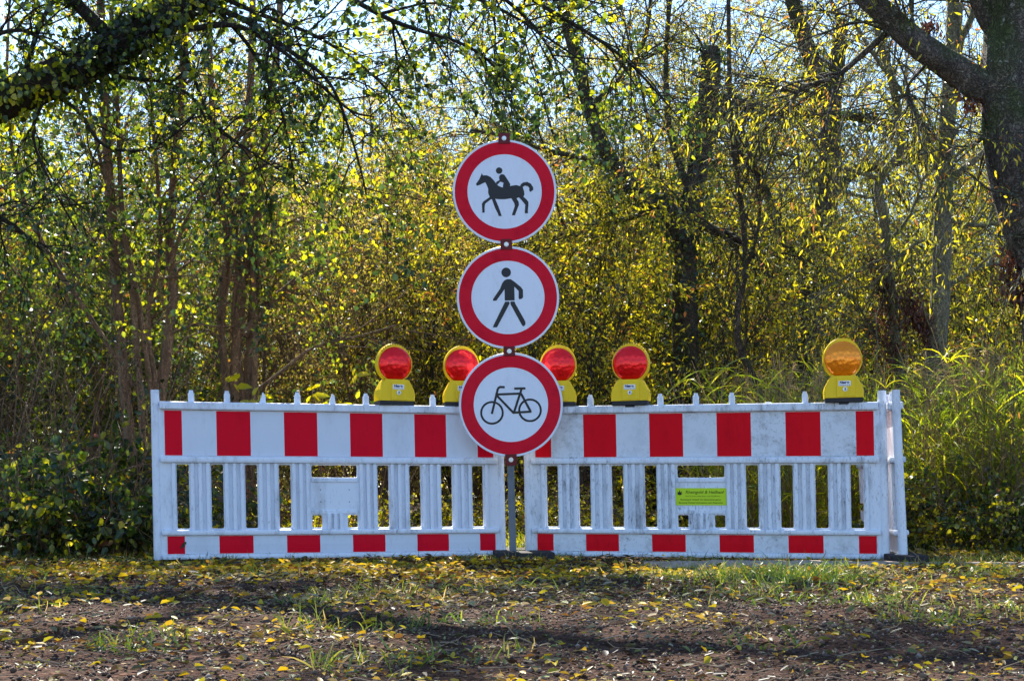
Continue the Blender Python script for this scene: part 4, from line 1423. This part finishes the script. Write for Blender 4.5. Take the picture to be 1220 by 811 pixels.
# ------------------------------------------------------------------ thicket: prototypes, then copies
def proto_tree(name, seed, height, stems, levels, bark, leaf, spread=0.35, r0=0.045, fold=0.18, bare=24):
    pl = Plant(seed)
    for s in range(stems):
        a = pl.r.uniform(0, 6.28)
        lean = pl.r.uniform(0.05, spread)
        d = (math.cos(a) * lean, math.sin(a) * lean, 1)
        h = height * pl.r.uniform(0.75, 1.0)
        p0 = (math.cos(a) * 0.05 * stems, math.sin(a) * 0.05 * stems, -0.02)
        pts, rad = pl.limb(p0, d, h, r0 * pl.r.uniform(0.6, 1.1), 12, 0.07, (0, 0, 0.03), 0.12, 7)
        pl.spawn(pts, rad, levels)
        pl.spawn(pts, rad, [dict(n=bare, len=0.2 * height, ang=(20, 75), r=0.007, t0=0.12, lift=0.4, trop=(0, 0, 0.04), seg=6, wander=0.13),
                            dict(n=7, len=0.09 * height, ang=(20, 60), r=0.0032, t0=0.1, seg=4, trop=(0, 0, 0.05), wander=0.14, sides=3)])
    return pl.wood_mesh(name + '_trunk', bark), pl.leaf_mesh(name + '_crown', leaf, fold)


def tree_levels(L, W, nl, n0=12, n1=6, n2=4, l0=1.5, l1=0.75, l2=0.4, t0=0.12, droop=0.4, trop=-0.1):
    return [dict(n=n0, len=l0, ang=(30, 70), r=0.016, t0=t0, lift=0.2, trop=(0, 0, 0.02), seg=6, wander=0.13),
            dict(n=n1, len=l1, ang=(25, 65), r=0.006, t0=0.15, seg=5, trop=(0, 0, trop), leaf=dict(n=nl // 2, L=L, W=W, droop=droop)),
            dict(n=n2, len=l2, ang=(20, 60), r=0.003, t0=0.1, seg=4, trop=(0, 0, trop * 2), sides=3, leaf=dict(n=nl, L=L, W=W, droop=droop))]


PROTO = {}
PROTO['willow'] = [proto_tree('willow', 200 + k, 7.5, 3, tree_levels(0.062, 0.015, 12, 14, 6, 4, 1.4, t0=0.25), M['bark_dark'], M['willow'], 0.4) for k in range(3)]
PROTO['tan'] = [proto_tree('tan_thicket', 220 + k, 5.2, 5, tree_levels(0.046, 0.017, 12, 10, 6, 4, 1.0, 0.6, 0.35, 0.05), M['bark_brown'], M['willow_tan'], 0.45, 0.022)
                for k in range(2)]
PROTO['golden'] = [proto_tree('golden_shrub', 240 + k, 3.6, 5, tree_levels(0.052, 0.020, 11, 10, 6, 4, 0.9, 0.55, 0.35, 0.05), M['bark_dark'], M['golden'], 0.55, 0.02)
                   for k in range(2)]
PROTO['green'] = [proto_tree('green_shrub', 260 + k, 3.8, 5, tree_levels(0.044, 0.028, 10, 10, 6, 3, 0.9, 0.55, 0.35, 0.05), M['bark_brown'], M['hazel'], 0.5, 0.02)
                  for k in range(2)]


def proto_bramble(seed, leaf, h=1.1):
    pl = Plant(seed)
    for s in range(26):
        a = pl.r.uniform(0, 6.28)
        d = (math.cos(a) * 0.7, math.sin(a) * 0.7, 1.0)
        pts, rad = pl.limb((math.cos(a) * .15, math.sin(a) * .15, -0.02), d, h * pl.r.uniform(0.7, 1.5), 0.006, 8, 0.14, (0, 0, -0.42), 0.4, 4)
        pl.spawn(pts, rad, [dict(n=9, len=0.26, ang=(30, 80), r=0.003, t0=0.1, seg=3, lift=0.2, sides=3, leaf=dict(n=7, L=0.062, W=0.045, droop=0.35))])
    for s in range(12):
        a = pl.r.uniform(0, 6.28)
        pts, rad = pl.limb((math.cos(a) * .3, math.sin(a) * .3, -0.02), (math.cos(a) * 0.4, math.sin(a) * 0.4, 1.0), h * pl.r.uniform(1.2, 2.2), 0.005, 9, 0.12, (0, 0, -0.1), 0.4, 4)
        pl.spawn(pts, rad, [dict(n=5, len=0.35, ang=(30, 70), r=0.0028, t0=0.2, seg=4, lift=0.2, sides=3)])
    return pl.wood_mesh('bramble_stems', M['bark_brown']), pl.leaf_mesh('bramble_leaves', leaf)


PROTO['weed'] = [proto_bramble(310 + k, M['golden'], 0.85) for k in range(2)]
PROTO['bramble'] = [proto_bramble(300 + k, M['bramble']) for k in range(3)]


def proto_reed(seed, h=1.45, n=84, mat=None):
    r = np.random.default_rng(seed)
    pl = Plant(seed)
    PB, DB, LB, WB = [], [], [], []
    for s in range(n):
        a = r.uniform(0, 6.28)
        rr = 0.32 * math.sqrt(r.random())
        p0 = np.array([rr * math.cos(a), rr * math.sin(a), -0.02])
        pts, rad = pl.limb(p0, (r.normal(0, .16), r.normal(0, .16), 1), h * r.uniform(0.55, 1.1), 0.0035, 7, 0.05, (0.03, 0, 0), 0.5, 4)
        for k in range(9):
            i = min(6, 1 + int(r.uniform(0, 6)))
            az = r.uniform(0, 6.28)
            PB.append(pts[i]); DB.append(nrm(np.array([math.cos(az) * 0.9, math.sin(az) * 0.9, 1.0])))
            LB.append(r.uniform(0.16, 0.42)); WB.append(r.uniform(0.008, 0.016))
    me = blades('reed_blades', np.array(PB), np.array(DB), np.array(LB)[:, None], np.array(WB)[:, None], r.uniform(0.3, 1.1, (len(PB), 1)), mat or M['reed'], r, 5)
    PL, DL, LL, WL = [], [], [], []
    for s in range(4):
        a = r.uniform(0, 6.28)
        pts, rad = pl.limb((0.2 * math.cos(a), 0.2 * math.sin(a), -0.02), (r.normal(0, .12), r.normal(0, .12), 1), h * r.uniform(0.8, 1.05), 0.003, 7, 0.05, (0.04, 0, 0), 0.5, 4)
        for k in range(60):
            u = r.random()
            PL.append(pts[-1] * u + pts[-2] * (1 - u)); DL.append(nrm(np.array([0.5, 0, 0.5]) + r.normal(0, 0.5, 3))); LL.append(r.uniform(0.04, 0.11)); WL.append(0.004)
    pl.plume = blades('reed_plumes', np.array(PL), np.array(DL), np.array(LL)[:, None], np.array(WL)[:, None], r.uniform(0.4, 1.2, (len(PL), 1)), M['straw'], r, 3)
    return pl.wood_mesh('reed_stems', M['straw']), me, pl.plume


PROTO['reed'] = [proto_reed(320 + k) for k in range(3)]


def proto_young(seed):
    """low plant with big bright yellow leaves"""
    pl = Plant(seed)
    for s in range(5):
        pts, rad = pl.limb((pl.r.normal(0, .05), pl.r.normal(0, .05), -0.02), (pl.r.normal(0, .18), pl.r.normal(0, .18), 1), pl.r.uniform(1.1, 1.45), 0.006, 8, 0.08, (0, 0, 0), 0.4, 5)
        pl.leaves(pts, 9, 0.125, 0.062, 0.5, 1.1, 0.68, 0.01)
    return pl.wood_mesh('young_stems', M['bark_brown']), pl.leaf_mesh('young_leaves', M['yellow_leaf'])


PROTO['young'] = [proto_young(340 + k) for k in range(2)]
PARTS = {'willow': ('trunk', 'crown'), 'tan': ('trunk', 'crown'), 'golden': ('trunk', 'crown'), 'green': ('trunk', 'crown'), 'bramble': ('stems', 'leaves'), 'weed': ('stems', 'leaves'),
         'reed': ('stems', 'blades', 'plumes'), 'young': ('stems', 'leaves')}
NAME = {'willow': 'willow_tree', 'tan': 'thicket_tree', 'golden': 'golden_shrub', 'green': 'leafy_shrub', 'bramble': 'bramble_bush', 'weed': 'weed_clump', 'reed': 'reed_clump',
        'young': 'young_plant'}
CAT = {'willow': 'tree', 'tan': 'tree', 'golden': 'shrub', 'green': 'shrub', 'bramble': 'bush', 'weed': 'weeds', 'reed': 'reeds', 'young': 'plant'}
SRC = {}
prng = random.Random(99)


def plant(kind, x, y, s, label, group, var=None, rz=None, sz=None):
    k = prng.randrange(len(PROTO[kind])) if var is None else var
    rz = prng.uniform(0, 6.28) if rz is None else rz
    key = (kind, k)
    if key not in SRC:
        root = empty(NAME[kind], (x, y, -0.01), rz, label, CAT[kind], group)
        for nm, me in zip(PARTS[kind], PROTO[kind][k]):
            obj_me(nm, me, root)
        SRC[key] = root
    else:
        src = SRC[key]
        root = src.copy()
        COL.objects.link(root)
        for ch in list(src.children):
            c = ch.copy()
            COL.objects.link(c)
            c.parent = root
        root.location = (x, y, -0.01)
        root.rotation_euler = (0, 0, rz)
        tag(root, label, CAT[kind], group)
    root.scale = (s, s, s if sz is None else sz)
    return root


def at_px(px, Y):
    return (px - CX) / F_PX * Y


G = 'trees and shrubs of the thicket behind the barriers'
# rows of willows far back
for Y, pxs, s in ((17.5, (-60, 60, 640, 790, 1240), 0.95), (21, (-40, 120, 400, 560, 700, 860, 1010, 1170, 1290), 1.0),
                  (24, (430, 520, 620, 720, 810, 890, 960, 1040, 1120, 1210), 1.08), (27, (-60, 60, 190, 320, 450, 560, 660, 780, 900, 1010, 1120, 1230), 1.05)):
    for px in pxs:
        plant('willow', at_px(px + prng.uniform(-35, 35), Y), Y + prng.uniform(-1.2, 1.2), s * prng.uniform(0.85, 1.15),
              'slender yellow-green willow in the backlit thicket far behind the barriers', 'slender willows of the thicket')
def far_wood():
    r = np.random.default_rng(777)
    n = 75000
    x = r.uniform(-30, 30, n)
    y = 38 + r.uniform(0, 7, n)
    top = 8.0 + 2.2 * vnoise(x * 0.22, x * 0 + 3.3, 71) + 1.2 * vnoise(x * 0.8, x * 0 + 1.3, 72)
    z = top * r.uniform(0, 1, n) ** 1.25
    d = nrm(r.normal(0, 1, (n, 3)))
    nn = r.normal(0, 1, (n, 3))
    nn = nrm(nn - d * (nn * d).sum(1, keepdims=True))
    k = r.uniform(0.6, 1.4, (n, 1))
    me = leaf_geo('far_wood', np.column_stack([x, y, z]), d, nn, 0.24 * k, 0.12 * k, M['willow_tan'], rng=r)
    tag(obj_me('far_wood', me), 'far-off edge of the wood closing the view between the trunks', kind='stuff')


far_wood()
# tan bushes in the left middle
for Y, pxs in ((15.0, (360, 490)), (17.5, (300, 410, 530, 640)), (21, (250, 350, 460, 570, 670))):
    for px in pxs:
        plant('tan', at_px(px + prng.uniform(-20, 20), Y), Y + prng.uniform(-0.6, 0.6), prng.uniform(0.8, 1.1),
              'tangled straw-coloured bushy tree between the brown stems and the signs', 'straw-coloured trees left of the signs')
# golden shrubs centre and right
for Y, pxs in ((13.2, (640, 760)), (15.4, (590, 700, 880, 1010)), (18.5, (600, 690, 800, 900, 1010, 1110, 1200)), (22, (150, 520, 640, 780, 920, 1060, 1180))):
    for px in pxs:
        plant('golden', at_px(px + prng.uniform(-25, 25), Y), Y + prng.uniform(-0.6, 0.6), prng.uniform(0.8, 1.2),
              'golden yellow shrub lit from behind in the thicket right of centre', 'golden shrubs of the thicket')
# green shrubs on the left
for Y, pxs in ((11.6, (-30, 75)), (13.5, (0, 150, 240)), (16.5, (60, 200))):
    for px in pxs:
        plant('green', at_px(px + prng.uniform(-20, 20), Y), Y + prng.uniform(-0.3, 0.3), prng.uniform(0.8, 1.15),
              'green leafy shrub in the thicket left of the brown stems', 'leafy shrubs on the left')
# brambles at the foot of the thicket
for px, Y, s in ((-20, 8.7, .95), (50, 8.55, .8), (115, 8.6, .75), (155, 8.8, .6), (10, 9.3, 1.1), (90, 9.4, 1.0), (160, 9.7, 0.9)):
    plant('bramble', at_px(px, Y), Y, s, 'dark green bramble bush with yellow leaves left of the left barrier', 'brambles left of the left barrier')
for px, Y, s in ((235, 12.6, 0.8), (330, 13.4, .85), (690, 12.8, .75), (770, 13.4, .85), (280, 10.4, .55), (400, 10.8, .5), (470, 11.6, .55), (560, 10.6, .5), (650, 10.2, .5), (730, 10.8, .55)):  # golden leaf colour stands in for sunlight on this undergrowth
    plant('weed', at_px(px, Y), Y, s, 'low sunlit clump of yellowing weeds behind the barriers, seen through their slots', 'weeds behind the barriers')
for px, Y, s in ((1185, 9.2, .6), (1235, 9.1, .7)):
    plant('bramble', at_px(px, Y), Y, s, 'low dark bramble bush right of the edge-on barrier under the reeds', 'brambles right of the barriers')
for px, Y, s in ((1125, 9.3, .6), (1160, 9.0, .5), (1215, 9.6, .8), (1150, 10.4, .8)):
    plant('weed', at_px(px, Y), Y, s, 'yellow and brown weeds right of the edge-on barrier at the foot of the reeds', 'weeds right of the barriers')
# reeds
for px, Y, s in ((870, 10.6, .9), (925, 10.3, .95), (975, 10.8, 1.0), (1030, 10.5, .92), (900, 11.8, 1.0), (960, 12.2, 1.05), (1040, 12.0, 1.0), (1080, 11.0, .95)):
    plant('reed', at_px(px, Y), Y, s, 'bright green reed clump behind the right half of the sticker barrier', 'reeds behind the right barrier')
for px, Y, s in ((1100, 9.8, .85), (1140, 9.6, .95), (1185, 9.7, 1.0), (1225, 9.5, 1.05), (1120, 10.9, 1.0), (1170, 11.2, 1.05), (1215, 11.0, 1.05)):
    plant('reed', at_px(px, Y), Y, s, 'tall reed clump right of the edge-on barrier', 'reeds right of the barriers')
# young bright yellow plants peeping over the left barrier
for px, Y, s, lb in ((324, 10.2, 0.98, 'young plant with big yellow leaves peeping over the left barrier beside the stem bundle'),
                     (398, 10.3, 0.93, 'young yellow-leaved plant peeping over the left barrier, beside the slanting peg'),
                     (432, 10.4, 0.93, 'young yellow-leaved plant just left of the far left red lamp')):
    plant('young', at_px(px, Y), Y, s, lb, 'young yellow plants behind the left barrier')


# ------------------------------------------------------------------ light, sky, camera
w = bpy.data.worlds.new('World')
SC.world = w
w.use_nodes = True
nt = w.node_tree
nt.nodes.clear()
sky = nt.nodes.new('ShaderNodeTexSky')
sky.sky_type = 'NISHITA'
sky.sun_disc = False
sky.sun_elevation = SUN_EL
sky.sun_rotation = SUN_AZ
sky.air_density = 1.2
sky.dust_density = 0.2
sky.ozone_density = 4.5
bg = nt.nodes.new('ShaderNodeBackground')
bg.inputs['Strength'].default_value = 0.10
wo = nt.nodes.new('ShaderNodeOutputWorld')
nt.links.new(sky.outputs[0], bg.inputs['Color'])
nt.links.new(bg.outputs[0], wo.inputs['Surface'])

sun = bpy.data.lights.new('sun', 'SUN')
sun.energy = 5.0
sun.angle = R(0.5)
sun.color = (1.0, 0.92, 0.78)
so = bpy.data.objects.new('sun', sun)
sv = Vector((math.sin(SUN_AZ) * math.cos(SUN_EL), math.cos(SUN_AZ) * math.cos(SUN_EL), math.sin(SUN_EL)))
so.rotation_euler = sv.to_track_quat('Z', 'Y').to_euler()
put(so)

cam = bpy.data.cameras.new('camera')
cam.sensor_width = 36.0
cam.lens = F_PX / 1220 * 36
cam.shift_y = (HY - 405.5) / 1220
cam.clip_end = 2000
cam.clip_start = 0.05
co = bpy.data.objects.new('camera', cam)
co.location = (0, 0, CAM_H)
co.rotation_euler = (R(90), 0, 0)
put(co)
SC.camera = co

SC.view_settings.view_transform = 'Standard'
SC.view_settings.look = 'None'
SC.view_settings.gamma = 1
SC.view_settings.exposure = 1.7
SC.cycles.max_bounces = 6
SC.cycles.diffuse_bounces = 2
SC.cycles.glossy_bounces = 2
SC.cycles.transmission_bounces = 4
SC.cycles.sample_clamp_indirect = 6
